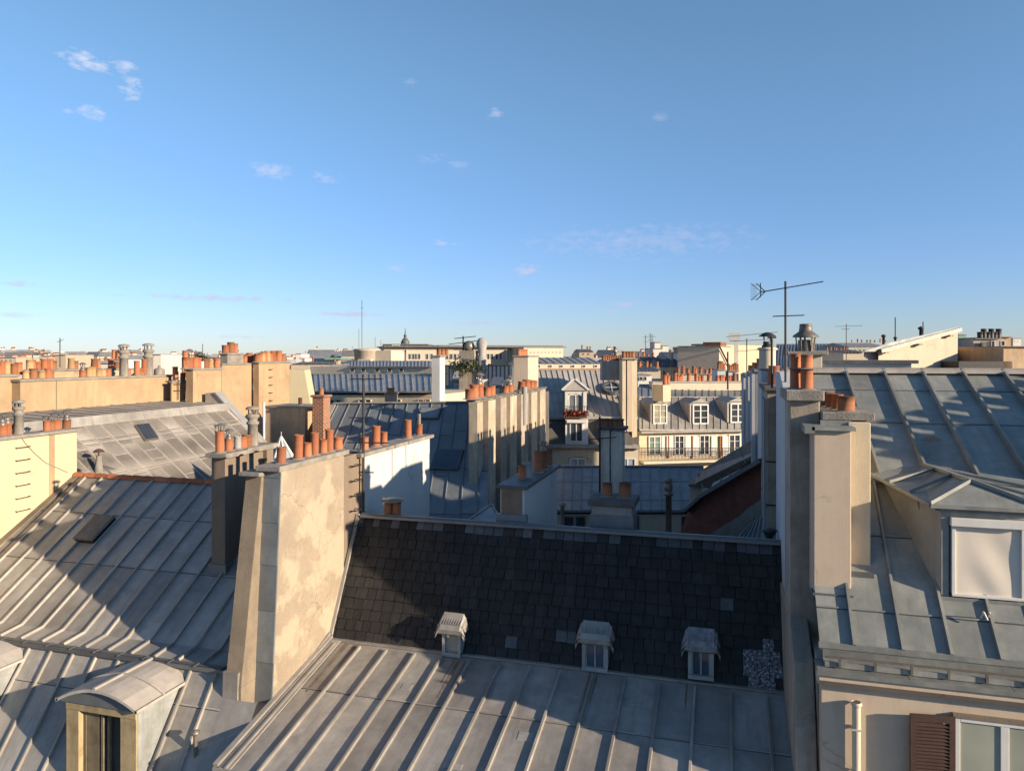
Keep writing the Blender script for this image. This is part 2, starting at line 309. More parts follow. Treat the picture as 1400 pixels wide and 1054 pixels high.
# chimney pots: four shared shapes, unit sized, copied as parts
def _potmesh(kind):
    mb = MB()
    if kind == 'plain': mb.lathe((0, 0, 0), [(.62, -.02), (.60, .04), (.5, .07), (.5, .93), (.54, .95), (.54, 1), (.43, 1), (.42, .2), (0, .2)])
    if kind == 'flared': mb.lathe((0, 0, 0), [(.5, -.02), (.5, .5), (.46, .52), (.46, .8), (.56, .86), (.56, 1), (.44, 1), (.42, .3), (0, .3)])
    if kind == 'tapered': mb.lathe((0, 0, 0), [(.56, -.02), (.55, .1), (.44, .85), (.5, .88), (.5, 1), (.38, 1), (.38, .3), (0, .3)])
    mb.mi = 1; mb.lathe((0, 0, 0), [(.85, -.03), (.72, .03), (.56, .06)], 12); o = mb.build('pot_' + kind, [TERRA, CAPC]); me = o.data; bpy.data.objects.remove(o); return me
POTM = {}
def pot(c, r, h, parent, kind='plain', m=None, hat=None):
    key = (kind, m.name if m else 'terracotta')
    if key not in POTM:
        me = _potmesh(kind)
        if m: me.materials[0] = m
        POTM[key] = me
    o = bpy.data.objects.new('chimney_pot', POTM[key]); sc.collection.objects.link(o); o.parent = parent
    o.location = Vector(c) - root_loc(parent); o.scale = (2 * r, 2 * r, h); o.rotation_euler = (R(rnd.uniform(-1.5, 1.5)), R(rnd.uniform(-1.5, 1.5)), rnd.uniform(0, 6))
    if hat == 'cowl': cowl(Vector(c) + Vector((0, 0, h)), r, parent)
    if hat == 'wire':
        mb = MB(); q = Vector(c) + Vector((0, 0, h))
        for k in range(4):
            a = k * math.pi / 2 + .4; mb.cyl(q + Vector((math.cos(a) * r * .8, math.sin(a) * r * .8, -.02)), q + Vector((math.cos(a) * r * 1.1, math.sin(a) * r * 1.1, r * 1.3)), .012, .012, 5)
        mb.lathe(q, [(r * 1.5, r * 1.25), (r * 1.3, r * 1.45), (0, r * 1.75)], 10); mb.build('chimney_cowl', METAL, parent)
    return o
def cowl(q, r, parent, m=None):
    mb = MB(); q = Vector(q)
    mb.lathe(q, [(r * .8, -.03), (r * .8, r * .5), (r * .6, r * .6), (r * .6, r * 1.1)], 12)
    for k in range(4):
        a = k * math.pi / 2 + .7; mb.beam(q + Vector((math.cos(a) * r * .6, math.sin(a) * r * .6, r)), q + Vector((math.cos(a) * r * .8, math.sin(a) * r * .8, r * 2.0)), .02, .02)
    mb.lathe(q, [(r * 1.25, r * 1.85), (r * 1.2, r * 1.95), (r * .5, r * 2.4), (0, r * 2.5)], 12)
    return mb.build('chimney_cowl', m or METAL, parent)
def tallcowl(q, r, h, parent, m=None):      # cement pipe with louvred lantern head
    mb = MB(); q = Vector(q)
    mb.lathe(q, [(r, 0), (r * .92, h * .55), (r * 1.15, h * .56), (r * 1.15, h * .62), (r * .85, h * .63), (r * .9, h * .7), (r * 1.25, h * .74), (r * 1.25, h * .8), (r * .8, h * .82)], 14)
    for k in range(5):
        a = k * math.tau / 5; mb.beam(q + Vector((math.cos(a) * r * .8, math.sin(a) * r * .8, h * .8)), q + Vector((math.cos(a) * r * .9, math.sin(a) * r * .9, h * .95)), .03, .03)
    mb.lathe(q, [(r * 1.3, h * .93), (r * 1.3, h * .96), (r * .9, h), (0, h * 1.02)], 14)
    return mb.build('chimney_cowl', m or CAPC, parent)
def antenna(label, base, top_z, booms, group='television aerials', r=.02, name='television_antenna'):
    """booms: (z, length, direction, elements, half-width)"""
    b = Vector(base); t = T(name, label, 'antenna', b, group)
    mb = MB(); mb.cyl(b, (b.x, b.y, top_z), r, r, 8); mb.build('mast', DARKM, t)
    for (z, L, ang, n, hw, off) in booms:
        m2 = MB(); d = Vector((math.cos(ang), math.sin(ang), off)).normalized(); s = Vector((-math.sin(ang), math.cos(ang), 0)); c = Vector((b.x, b.y, z))
        m2.cyl(c - d * L * .4, c + d * L * .6, r * .55, r * .55, 6)
        for k in range(n):
            p = c + d * L * (-.4 + k / max(1, n - 1)); q = hw * (1.1 - .5 * k / n)
            m2.cyl(p - s * q, p + s * q, r * .3, r * .3, 5)
        m2.build('boom', DARKM, t)
    return t
def stack(label, x0, x1, y0, y1, z0, z1, body, capm=CAPC, capo=.05, caph=.1, cat='chimney', name='chimney_stack', group='chimney stacks', bevel=.012):
    t = T(name, label, cat, ((x0 + x1) / 2, (y0 + y1) / 2, z0), group)
    MB().box(x0, x1, y0, y1, z0, z1).build('body', body, t, bevel)
    MB().box(x0 - capo, x1 + capo, y0 - capo, y1 + capo, z1, z1 + caph).build('cap', capm, t, bevel * 1.5)
    return t
# ================================================================ SETTING
g = MB().quad((-6000, -3000, -24), (6000, -3000, -24), (6000, 9000, -24), (-6000, 9000, -24)).build('ground', ASPH); g['kind'] = 'structure'
XW, XR = -7.7, 1.03                     # the two party walls of the middle house
# ================================================================ MIDDLE HOUSE: slate above, sheet metal below
bs = T('house', 'house with dark slate slope above ribbed zinc and three tiny dormers', 'house', (-3.3, 14, -24))
MB().box(XW, XR, 10.1, 18.6, -24, -6.55).box(XW, XR, 13.45, 18.6, -6.55, -5.78).build('wall', CREAM, bs)
ZK = .205; zz = lambda y: -5.73 - ZK * (13.4 - y)
mb = MB(); y0 = 9.85
# ribs from their tops in the photograph (on the slate foot line)
rt = [457, 491.5, 528, 567, 604, 642, 684, 724, 766, 810, 855, 902, 950, 999, 1048]
xs = [hp(px, 905, 13.4, -5.73, ZK) for px in rt]
ribx = [hy(px, 905, 13.2).x for px in rt]
zroof(mb, (XW, 13.4, -5.73), (XR, 13.4, -5.73), (XR, y0, zz(y0)), (XW, y0, zz(y0)), [(x - XW) / (XR - XW) for x in ribx], (.42,), .05, .055, 0, .05, 0)
mb.beam((XW, y0 - .01, zz(y0) - .05), (XR, y0 - .01, zz(y0) - .05), .03, .07)
m2 = MB(); m2.beam((XW + .04, 13.4, -5.70), (XW + .04, y0, zz(y0) + .03), .09, .05); m2.beam((XW + .2, 13.36, -5.72), (XW + .2, y0, zz(y0) + .005), .2, .02)
m2.beam((XW, 13.38, -5.735), (XR, 13.38, -5.735), .12, .035)
m2.beam((XW + .03, 13.42, -5.66), (XW + .03, 14.6, -3.45), .07, .05)
# rust runs below the gutters of the small dormers and by the wall
RUNS = mb; mb.mi = 2
def run(x, y1, y2, wd):
    z1, z2 = zz(y1) + .004, zz(y2) + .004; RUNS.quad((x - wd, y1, z1), (x + wd, y1, z1), (x + wd * .3, y2, z2), (x - wd * .5, y2, z2))
for (x, a, b_, wd) in ((-7.25, 13.3, 11.8, .05), (-7.05, 13.3, 12.6, .035), (-6.98, 13.3, 12.3, .02), (-4.83, 13.2, 12.1, .04), (-4.7, 13.2, 12.4, .025), (-4.92, 13.2, 12.5, .02), (-2.33, 13.3, 12.2, .025), (-2.2, 13.3, 12.5, .015), (-.62, 13.3, 12.6, .02), (-.5, 13.3, 12.3, .012)): run(x, a, b_, wd)
mb.mi = 3
for (x, y, wx, wy) in ((-5.6, 12.2, .2, .16), (-3.2, 11.4, .26, .2), (-1.5, 12.6, .18, .14), (-4.15, 10.6, .3, .12)):
    mb.hexa([(x, y, zz(y) + .001), (x + wx, y, zz(y) + .001), (x + wx, y + wy, zz(y + wy) + .001), (x, y + wy, zz(y + wy) + .001), (x + .01, y + .01, zz(y) + .008), (x + wx - .01, y + .01, zz(y) + .008), (x + wx - .01, y + wy - .01, zz(y + wy) + .006), (x + .01, y + wy - .01, zz(y + wy) + .006)])
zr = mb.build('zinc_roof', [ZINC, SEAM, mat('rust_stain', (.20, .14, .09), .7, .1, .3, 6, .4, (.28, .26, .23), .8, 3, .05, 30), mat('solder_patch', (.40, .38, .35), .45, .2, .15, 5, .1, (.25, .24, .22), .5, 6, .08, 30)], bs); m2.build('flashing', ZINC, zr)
# slate slope, slate by slate
sl = MB(); K = 1.87; nrm = Vector((0, -K, 1)).normalized(); up = Vector((0, 1, K)).normalized(); S0 = Vector((0, 13.4, -5.73))
Ls = (Vector((0, 14.6, -3.486)) - S0).length; rows = 12; rh = Ls / rows
sl.quad((XW, 13.42, -5.75), (XR, 13.42, -5.75), (XR, 14.62, -3.5), (XW, 14.62, -3.5), .5)
pale = []
LM = MB(); PAL = MB()
for r_ in range(rows):
    x = XW - rnd.uniform(0, .2)
    while x < XR:
        wd = rnd.choice((.17, .2, .22, .24, .26)); xa, xb = max(XW, x + .006), min(XR, x + wd - .006)
        if xb - xa > .02:
            lift = .018 + rnd.uniform(0, .014) + (.02 if rnd.random() < .04 else 0); d0 = r_ * rh - .012 + rnd.uniform(-.006, .012)
            a = S0 + up * d0; b_ = S0 + up * (d0 + rh + .03)
            if r_ == rows - 1: b_ = S0 + up * (d0 + rh)
            P = []
            for (q, l) in ((a, lift), (b_, .004)):
                for xx in (xa, xb): P.append(Vector((xx, 0, 0)) + q + nrm * l)
            z0_, z1_ = P[0] - nrm * .012, P[1] - nrm * .012
            xm = (xa + xb) / 2
            tgt = sl; sl.mi = 0
            if r_ < 4 and .39 < xm < .95 and not (r_ == 3 and not .55 < xm < .8) and not (r_ == 0 and xm > .8): tgt = LM
            elif rnd.random() < (.5 if r_ == rows - 1 else .003) or (r_ in (2, 3) and -2.95 < xm < -2.35 and rnd.random() < .4): sl.mi = 1
            tn = min(1, max(0, rnd.gauss(.45, .26)))
            tgt.add([P[0], P[1], P[3], P[2], z0_, z1_], [(0, 1, 2, 3), (4, 5, 1, 0), (0, 3, 4), (1, 5, 2)], tn)
        x += wd
so = sl.build('slate_roof', [SLATE, SLATEP], bs); LM.build('limed_patch', LIME, so)['label'] = 'whitened slates beside the right wall'
MB().beam((XW + .1, 14.62, -3.5), (XR, 14.62, -3.5), .22, .05).beam((XW + .1, 14.62, -3.46), (XR, 14.62, -3.46), .07, .04).build('ridge_cap', ZINCB, so)
MB().quad((XW, 14.62, -3.5), (XR, 14.62, -3.5), (XR, 18.7, -5.8), (XW, 18.7, -5.8)).build('rear_roof', ZINCB, bs)
# three tiny dormers on the slate slope
for i, (pl, pr, pyt, pyb, lab) in enumerate(((607, 632, 858, 897, 'small hooded dormer in the sun'), (797, 832, 870, 911, 'small hooded dormer with white bars'), (941, 976, 880, 922, 'small hooded dormer with a mottled hood'))):
    a = hp((pl + pr) / 2, pyb, 13.4, -5.73, K); yb = a.y; zb = max(a.z, -5.7); xl, xr_ = hy(pl, pyb, yb).x, hy(pr, pyb, yb).x
    zt = hy(pl, pyt, yb - .04).z; yf = yb - .10
    mb = MB(); hw = (xr_ - xl) / 2; xm = (xl + xr_) / 2
    yb2 = lambda z: 13.4 + (z + 5.73) / K
    for sx in (xl, xr_ - .06): mb.hexa([(sx, yf, zb), (sx + .06, yf, zb), (sx + .06, yb2(zb) + .05, zb), (sx, yb2(zb) + .05, zb), (sx, yf, zt), (sx + .06, yf, zt), (sx + .06, yb2(zt) + .05, zt), (sx, yb2(zt) + .05, zt)])
    mb.box(xl, xr_, yf - .03, yb2(zb) + .1, zb - .04, zb + .03); mb.box(xl + .06, xr_ - .06, yf, yf + .1, zt - .07, zt)
    d = mb.build('dormer', ZCHEEK, bs); d['label'] = lab
    mb = MB(); n = 12; rows_ = []
    for k in range(n + 1):          # flared, ribbed hood with rolled ends
        t = k / n * 2 - 1; x = xm + t * (hw + .11); e_ = max(0, abs(t) - .72) / .28; rows_.append((x, -.16 * e_ * e_, 1 - .45 * e_))
    for k in range(n):
        (xa, da, fa), (xb, db, fb_) = rows_[k], rows_[k + 1]
        prof = [(-.02, -.10), (-.10, -.05), (-.11, .03), (-.05, .11), (.16, .27)]
        for j in range(4):
            (u0, v0), (u1, v1) = prof[j], prof[j + 1]
            mb.quad((xa, yf + u0, zt + v0 * fa + da * .4), (xb, yf + u0, zt + v0 * fb_ + db * .4), (xb, yf + u1, zt + v1 * fb_ + db), (xa, yf + u1, zt + v1 * fa + da), .5)
        mb.beam((xa, yf - .06, zt + .12 * fa + da), (xa, yf + .2, zt + .26 * fa + da), .012, .012)
    mb.build('hood', ZINC if i != 2 else mat('speckled_zinc', (.3, .3, .31), .8, 0, .3, 8, .2, (.1, .1, .1), .8, 9, .3, 30), d)
    gp = MB().quad((xl + .05, yf + .05, zb + .02), (xr_ - .05, yf + .05, zb + .02), (xr_ - .05, yf + .05, zt), (xl + .05, yf + .05, zt)).build('pane', GLC if i == 0 else GLB, d)
    if i:
        mb = MB(); mb.box(xm - .015, xm + .015, yf + .02, yf + .045, zb + .03, zt - .06); mb.box(xl + .06, xl + .085, yf + .02, yf + .045, zb + .03, zt - .06); mb.box(xr_ - .085, xr_ - .06, yf + .02, yf + .045, zb + .03, zt - .06); mb.build('sash', ZCHEEK, d)
# ================================================================ PLASTER CHIMNEY WALL on the left party line
pw = T('chimney_wall', 'tall rough plaster chimney wall with seven orange pots, zinc strip down its front edge', 'chimney wall', (XW, 12.5, -7), 'chimney walls')
zt = -2.08
def wedge(mb, x0, x1, yt, yb, y1, zb, zt_): mb.hexa([(x0, yb, zb), (x1, yb, zb), (x1, y1, zb), (x0, y1, zb), (x0, yt, zt_), (x1, yt, zt_), (x1, y1, zt_), (x0, y1, zt_)])
mb = MB(); wedge(mb, -8.05, XW, 11.7, 11.36, 14.0, -7, zt); mb.build('plaster_face', PLAST, pw, .01)
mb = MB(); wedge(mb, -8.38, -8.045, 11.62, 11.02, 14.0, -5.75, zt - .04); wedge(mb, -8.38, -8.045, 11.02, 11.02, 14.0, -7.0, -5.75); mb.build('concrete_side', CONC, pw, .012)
mb = MB(); wedge(mb, -8.40, -8.10, 11.0, 10.97, 11.3, -6.3, -5.5); mb.build('zinc_foot', ZINC, pw)
mb = MB()      # zinc strip in lapped lengths on the front
L_ = [-6.5, -5.45, -4.55, -3.75, -3.0, -2.2, zt - .03]
for k in range(len(L_) - 1):
    y_ = lambda z: 11.36 + (z + 7) * (.34 / (zt + 7)) * 1.0 - .015
    z0_, z1_ = L_[k], L_[k + 1]
    y_ = lambda z: 11.36 + (11.7 - 11.36) * (z + 7) / (zt + 7) - .02
    mb.hexa([(-8.05, y_(z0_) - .012, z0_), (XW + .004, y_(z0_) - .012, z0_), (XW + .004, y_(z0_) + .03, z0_), (-8.05, y_(z0_) + .03, z0_), (-8.05, y_(z1_), z1_), (XW + .004, y_(z1_), z1_), (XW + .004, y_(z1_) + .03, z1_), (-8.05, y_(z1_) + .03, z1_)])
mb.build('zinc_strip', ZCHEEK if 0 else ZINCB, pw)
mb = MB().box(-8.16, XW + .05, 11.58, 14.15, zt, zt + .10).box(-8.46, -8.02, 11.5, 11.95, zt - .09, zt - .02); mb.build('cap', CAPC, pw, .012)
mb = MB().beam((XW + .02, 11.3, -6.42), (XW + .02, 13.4, -5.68), .03, .1); mb.build('base_flashing', ZINC, pw)
XC = -7.88
def ypx(px, X): r = ray(px, 600); return X * r.y / r.x
for (px, r_, h, kd) in ((384.5, .085, .30, 'plain'), (407.5, .088, .47, 'plain'), (420.5, .08, .28, 'plain'), (430, .08, .45, 'plain'), (442, .08, .28, 'plain'), (450.5, .082, .46, 'plain'), (462, .10, .27, 'flared')):
    pot((XC, ypx(px, XC), zt + .10), r_, h, pw, kd)
bk = MB().box(-8.0, XW - .03, 14.0, 14.9, -6, zt - .05).build('rear_shaft', BROWN, pw, .01)
# white wall behind, same line
ww = T('chimney_wall', 'white rendered chimney wall with five slim orange pots behind the slate ridge', 'chimney wall', (XW, 16.8, -7), 'chimney walls')
MB().box(-8.05, XW + .01, 14.92, 18.7, -7, -2.22).build('body', WHITE, ww, .01)
MB().box(-8.15, XW + .1, 14.6, 18.8, -2.22, -2.13).build('cap', CAPC, ww, .012)
for (px, r_, h) in ((498, .095, .30), (514, .098, .49), (525, .08, .31), (558, .09, .48), (573, .085, .31)): pot((XC, ypx(px, XC), -2.13), r_, h, ww)
tp = MB().cyl((XC, ypx(573, XC), -1.86), (XC, ypx(573, XC), -1.55), .05, .05, 10).build('metal_liner', METAL, ww)
# pot pair standing in front of the white wall on the ridge
lp = T('vent_pots', 'pair of brown pots under a metal plate at the foot of the white wall', 'vent', (-7.3, 14.75, -3.5))
for dx, m_ in ((0, TERRAB), (.2, TERRAB)): pot((-7.05 + dx, 14.78, -3.48), .09, .3, lp, 'plain', m_)
MB().lathe((-6.95, 14.78, -3.15), [(.26, 0), (.26, .02), (.1, .06), (0, .065)], 14).build('plate', METAL, lp)
bb = root_loc(None)
antenna('tall thin mast with two small aerial heads against the white wall', (-7.62, 14.72, -3.9), -.42, ((-.5, .7, R(20), 7, .12, 0), (-1.35, .5, R(200), 5, .1, 0), (-1.9, .9, R(10), 6, .12, 0), (-2.55, .6, R(185), 0, .1, 0)), r=.028)
wb = T('wall_rungs', 'iron climbing rungs fixed beside the mast at the end of the plaster wall', 'rungs', (-7.6, 14.4, -3)); mb = MB()
for k in range(5):
    z = -2.35 - k * .32; mb.cyl((XW, 14.25, z), (XW + .14, 14.25, z), .012, n=6); mb.cyl((XW + .14, 14.25, z), (XW + .14, 14.5, z), .012, n=6); mb.cyl((XW + .14, 14.5, z), (XW, 14.5, z), .012, n=6)
mb.build('rung', DARKM, wb)
# brown stack left of it
x0, x1, ya, yb_ = -10.42, -10.08, 13.27, 15.0
cs = T('chimney_stack', 'dark brown chimney stack with cowled pots in front of the plaster chimney wall', 'chimney', (-10.25, 14, -5), 'chimney stacks')
MB().box(x0, x1, ya, ya + .5, -5.0, -2.14).box(x0 + .02, x1 - .1, ya + .5, yb_ - .25, -5.0, -2.14).box(x0, x1, yb_ - .25, yb_, -5.0, -2.14).build('body', BROWN, cs, .01)
MB().box(x0 - .08, x1 + .1, ya - .1, ya + .7, -2.14, -2.04).box(x0 - .02, x1 + .06, ya + .7, yb_ + .1, -2.14, -2.02).build('cap', CAPC, cs, .015)
MB().box(x0 - .05, x1 + .05, ya - .05, yb_ + .05, -5.0, -4.38).build('base_flashing', ZINCB, cs)
pot((-10.25, ypx(300.5, -10.25), -2.04), .088, .46, cs, 'plain', None, 'wire')
pot((-10.25, ypx(313, -10.25), -2.03), .085, .26, cs, 'plain', None, 'cowl')
pot((-10.25, ypx(325, -10.25), -2.03), .075, .28, cs, 'plain', GREYR)
pot((-10.25, ypx(331, -10.25), -2.03), .11, .26, cs, 'plain')
pot((-10.25, ypx(338, -10.25), -2.03), .11, .28, cs, 'flared', TERRAB)
tallcowl((-10.25, ypx(345.5, -10.25), -2.04), .12, .9, cs)
# ================================================================ LEFT HOUSE
lh = T('house', 'grey zinc roofed house on the left with an orange tiled ridge and arched dormers', 'house', (-12, 13, -24))
YE, ZE = 11.26, -5.57
MB().box(-16.4, -8.4, 9.1, 15.5, -24, -8.5).box(-16.4, -8.4, 11.6, 15.5, -8.5, -5.8).build('wall', CREAM, lh)
KU = .65; zU = lambda y: -5.51 + KU * (y - 11.8)
xl, xr_ = -16.36, -8.38
rx = [-15.95 + .53 * k for k in range(15)]
mb = MB(); fr = [(x - xl) / (xr_ - xl) for x in rx if x < xr_]
zroof(mb, (xl, 15.5, zU(15.5)), (xr_, 15.5, zU(15.5)), (xr_, 11.8, -5.51), (xl, 11.8, -5.51), fr, (.29, .62), .045, .05)
zroof(mb, (xl, 11.8, -5.51), (xr_, 11.8, -5.51), (xr_, YE + .05, ZE), (xl, YE + .05, ZE), fr, (), .045, .05)
ur = mb.build('upper_roof', ZINC, lh)
MB().beam((xl + .08, 15.4, zU(15.4) + .01), (xl + .08, 11.3, ZE + .02), .16, .03).beam((xl + .3, 15.4, zU(15.4) + .01), (xl + .3, 11.8, -5.5), .1, .03).build('side_flashing', mat('weathered_flashing', (.22, .17, .12), .8, 0, .3, 3, .3, (.1, .08, .06), .6, 2, .2, 30), ur)
mb = MB()
x = xl
while x < xr_ + .1:
    ln = .37; n = 6; tn = rnd.random()
    for j in range(n):
        a0, a1 = math.pi * j / n, math.pi * (j + 1) / n
        P = [(x, 15.5 - math.cos(a0) * .12, zU(15.5) - .03 + math.sin(a0) * .10), (x, 15.5 - math.cos(a1) * .12, zU(15.5) - .03 + math.sin(a1) * .10), (x + ln + .05, 15.5 - math.cos(a1) * .10, zU(15.5) - .035 + math.sin(a1) * .085), (x + ln + .05, 15.5 - math.cos(a0) * .10, zU(15.5) - .035 + math.sin(a0) * .085)]
        mb.add(P, [(0, 1, 2, 3)], tn)
    x += ln
mb.build('ridge_tiles', TILE, ur)
MB().quad((xl, 15.5, zU(15.5)), (xr_, 15.5, zU(15.5)), (xr_, 16.5, -4.2), (xl, 16.5, -4.2)).build('rear_slope', ZINC, lh)
# skylight with a wooden cover
s0 = hp(104, 741, 11.8, -5.51, KU); s1 = hp(133, 746, 11.8, -5.51, KU); s2 = hp(158, 708, 11.8, -5.51, KU); s3 = hp(128, 708, 11.8, -5.51, KU)
nU = Vector((0, -KU, 1)).normalized(); A = Vector((s0.x, s0.y, zU(s0.y))); xw = .52; B_ = Vector((s0.x, s3.y, zU(s3.y)))
P4 = [A, A + Vector((xw, 0, 0)), B_ + Vector((xw, 0, 0)), B_]
sk = MB(); sk.hexa([p + nU * .0 for p in P4] + [p + nU * .1 for p in P4]); sk = sk.build('skylight', DARKM, ur)
mb = MB(); mb.hexa([p + nU * .10 + d for p, d in zip(P4, ((-.03, -.02, 0), (.03, -.02, 0), (.03, .03, .02), (-.03, .03, .02)) and [Vector(q) for q in ((-.03, -.02, 0), (.03, -.02, 0), (.03, .03, .02), (-.03, .03, .02))])] + [p + nU * .15 + Vector((0, 0, 0)) for p in P4])
mb.build('cover', mat('weathered_board', (.21, .17, .13), .8, 0, .2, 6, .4, (.1, .08, .06), .5, 4, .3, 30), sk)
# gutter and steep lower slope
mb = MB().beam((xl, YE - .02, ZE - .02), (xr_, YE - .02, ZE - .02), .12, .04).beam((xl, YE - .09, ZE - .05), (xr_, YE - .09, ZE - .05), .05, .07)
for k in range(14): mb.box(xl + .5 + k * .56, xl + .53 + k * .56, YE - .13, YE + .04, ZE + .015, ZE + .035)
mb.build('gutter', ZDARK, lh)
KL = 1.36; zL = lambda y: -20.88 + KL * y
mb = MB(); rx2 = [-16.1 + .53 * k for k in range(15)]
zroof(mb, (xl, YE - .03, zL(YE - .03)), (xr_, YE - .03, zL(YE - .03)), (xr_, 9.0, zL(9.0)), (xl, 9.0, zL(9.0)), [(x - xl) / (xr_ - xl) for x in rx2 if x < xr_], (.16, .62), .045, .05)
mb.quad((xr_, 10.98, zL(10.98)), (XW - .0, 10.98, zL(10.98)), (XW, 9.0, zL(9.0)), (xr_, 9.0, zL(9.0)))
mb.quad((-8.4, 11.4, -6.15), (XW, 11.4, -6.15), (XW, 10.9, -6.2), (-8.4, 10.9, -6.2))
lr = mb.build('lower_roof', ZINC, lh)
def arched_dormer(xa, xb, lab):
    yf, ze = 9.9, -5.80; xm = (xa + xb) / 2; n = 12; rise = .25
    mb = MB(); yb = lambda z: (z + 20.88) / KL
    arc = [(xa + (xb - xa) * k / n, ze + rise * (1 - (2 * k / n - 1) ** 2)) for k in range(n + 1)]
    for k in range(n):
        (x0_, z0_), (x1_, z1_) = arc[k], arc[k + 1]
        y0_, y1_ = yb(z0_) + .02, yb(z1_) + .02
        mb.quad((x0_, yf, z0_), (x1_, yf, z1_), (x1_, y1_, z1_), (x0_, y0_, z0_), .55)
        mb.quad((x0_, yf, z0_ - .05), (x1_, yf, z1_ - .05), (x1_, yf, z1_), (x0_, yf, z0_), .9)
        mb.quad((x0_, yf, z0_ - .05), (x1_, yf, z1_ - .05), (x1_, yf + .12, z1_ - .05), (x0_, yf + .12, z0_ - .05), .2)
        for yy in (yf + .62,): mb.beam((x0_, yy, z0_), (x1_, yy, z1_), .03, .03)
    mb.beam((xm - .03, yf, ze + rise), (xm - .03, 11.2, ze + rise), .05, .035)
    mb.beam((xb - .01, yf, ze - .03), (xb - .01, 11.05, ze - .03), .05, .045); mb.beam((xa + .01, yf, ze - .03), (xa + .01, 11.05, ze - .03), .05, .045)
    d = mb.build('dormer', ZPALE, lh); d['label'] = lab
    mb = MB(); mb.add([(x_, yf + .075, z_ - .02) for x_, z_ in arc] + [(xb - .03, yf + .075, ze - .06), (xa + .03, yf + .075, ze - .06)], [tuple(range(n + 3))]); mb.build('tympanum', ZINCB, d)
    xi, xj = xa + .1, xb - .1; yc = yf + .14
    zb = -8.2
    for s in (xi - .006, xj + .006): mb = MB().add([(s, yc, ze - .04), (s, yb(ze), ze - .04), (s, yb(zb) + .02, zb), (s, yc, zb)], [(0, 1, 2, 3)]); mb.build('cheek', ZCHEEK, d)
    mb = MB(); mb.box(xi, xi + .27, yc - .03, yc + .1, zb, ze - .18); mb.box(xj - .33, xj, yc - .03, yc + .1, zb, ze - .18); mb.box(xi, xj, yc - .04, yc + .1, ze - .2, ze - .03); mb.build('frame', OWOOD, d, .01)
    mb = MB(); mb.box(xi + .27, xj - .33, yc + .12, yc + .14, zb, ze - .2); mb.build('pane', glass('dark_glass', (.05, .05, .045), .1), d)
    mb = MB()
    for x_ in (xi + .29, (xi + xj) / 2 - .08, (xi + xj) / 2 + .06, xj - .40): mb.box(x_, x_ + .045, yc + .06, yc + .11, zb, ze - .2)
    mb.box(xi + .33, xi + .6, yc + .07, yc + .105, zb, ze - .26)
    mb.build('sash', mat('old_sash', (.20, .16, .10), .8, 0, .3, 5, .4, None, 0, 1, .1, 30), d)
arched_dormer(-10.88, -9.22, 'arched dormer with ochre frame')
arched_dormer(-14.55, -12.9, 'arched dormer at the left edge of the photo')
# small vent pipe and hatch on lower slope
v = hp(268, 1030, 0, -20.88, KL)
MB().cyl((v.x, v.y, v.z - .1), (v.x, v.y - .02, v.z + .32), .035, n=10).lathe((v.x, v.y - .02, v.z + .32), [(.035, 0), (.08, .03), (.08, .06), (0, .1)], 12).build('vent_pipe', METAL, lr)
h0 = hp(300, 1042, 0, -20.88, KL)
# ================================================================ YELLOW PARTY WALL, far left
yw = T('chimney_wall', 'pale yellow party wall at the left edge with iron rungs and small capped pots', 'chimney wall', (-16.5, 13, -10), 'chimney walls')
MB().box(-16.75, -16.38, 9.0, 15.55, -10, -1.98).build('body', YELLOW, yw, .01)
MB().box(-16.85, -16.30, 9.0, 15.62, -1.98, -1.9).build('cap', CAPC, yw, .01)
MB().box(-16.377, -16.37, ypx(67.5, -16.37), ypx(75, -16.37), -6, -1.98).build('render_band', OCHRE, yw)['label'] = 'darker vertical render band'
mb = MB()
for k in range(6):
    p = hx(30, 611 + k * 17.2, -16.38); y_ = p.y; z_ = p.z
    mb.cyl((-16.38, y_ - .17, z_), (-16.30, y_ - .17, z_ - .01), .011, n=6); mb.cyl((-16.30, y_ - .17, z_), (-16.30, y_ + .17, z_), .011, n=6); mb.cyl((-16.30, y_ + .17, z_), (-16.38, y_ + .17, z_), .011, n=6)
mb.build('rungs', RUST, yw)
for (px, r_, h, k_, m_, hat) in ((3, .11, .26, 'plain', None, 'cowl'), (10, .1, .3, 'flared', None, 'cowl'), (64, .08, .26, 'plain', None, 'wire'), (77, .12, .26, 'plain', None, 'wire'), (70, .08, .25, 'plain', TERRAB, None), (91, .10, .24, 'plain', TERRAB, 'cowl')):
    pot((-16.57, ypx(px, -16.57), -1.9), r_, h, yw, k_, m_, hat)
tallcowl((-16.57, ypx(25.5, -16.57), -1.9), .11, .82, yw)
mb = MB(); cab = [hx(*q, -16.36) for q in ((29, 597), (35, 606), (48, 620), (62, 632), (80, 640), (93, 646))]
for a, b_ in zip(cab, cab[1:]): mb.cyl(a, b_, .008, n=5)
mb.build('cable', GREYR, yw)
mv = T('roof_vent', 'small mushroom vent standing behind the orange tiled ridge', 'vent', (-16, 16.6, -4), 'roof vents')
c_ = hy(135, 645, 16.8); MB().lathe((c_.x, c_.y, c_.z - .4), [(.12, 0), (.11, .5), (.07, .8), (.07, .86)], 12).build('pipe', CAPC, mv)
MB().lathe((c_.x, c_.y, c_.z), [(.16, .56), (.1, .62), (0, .66)], 12).lathe((c_.x, c_.y, c_.z), [(.02, .4), (.02, .56)], 6).build('hat', RUST, mv)
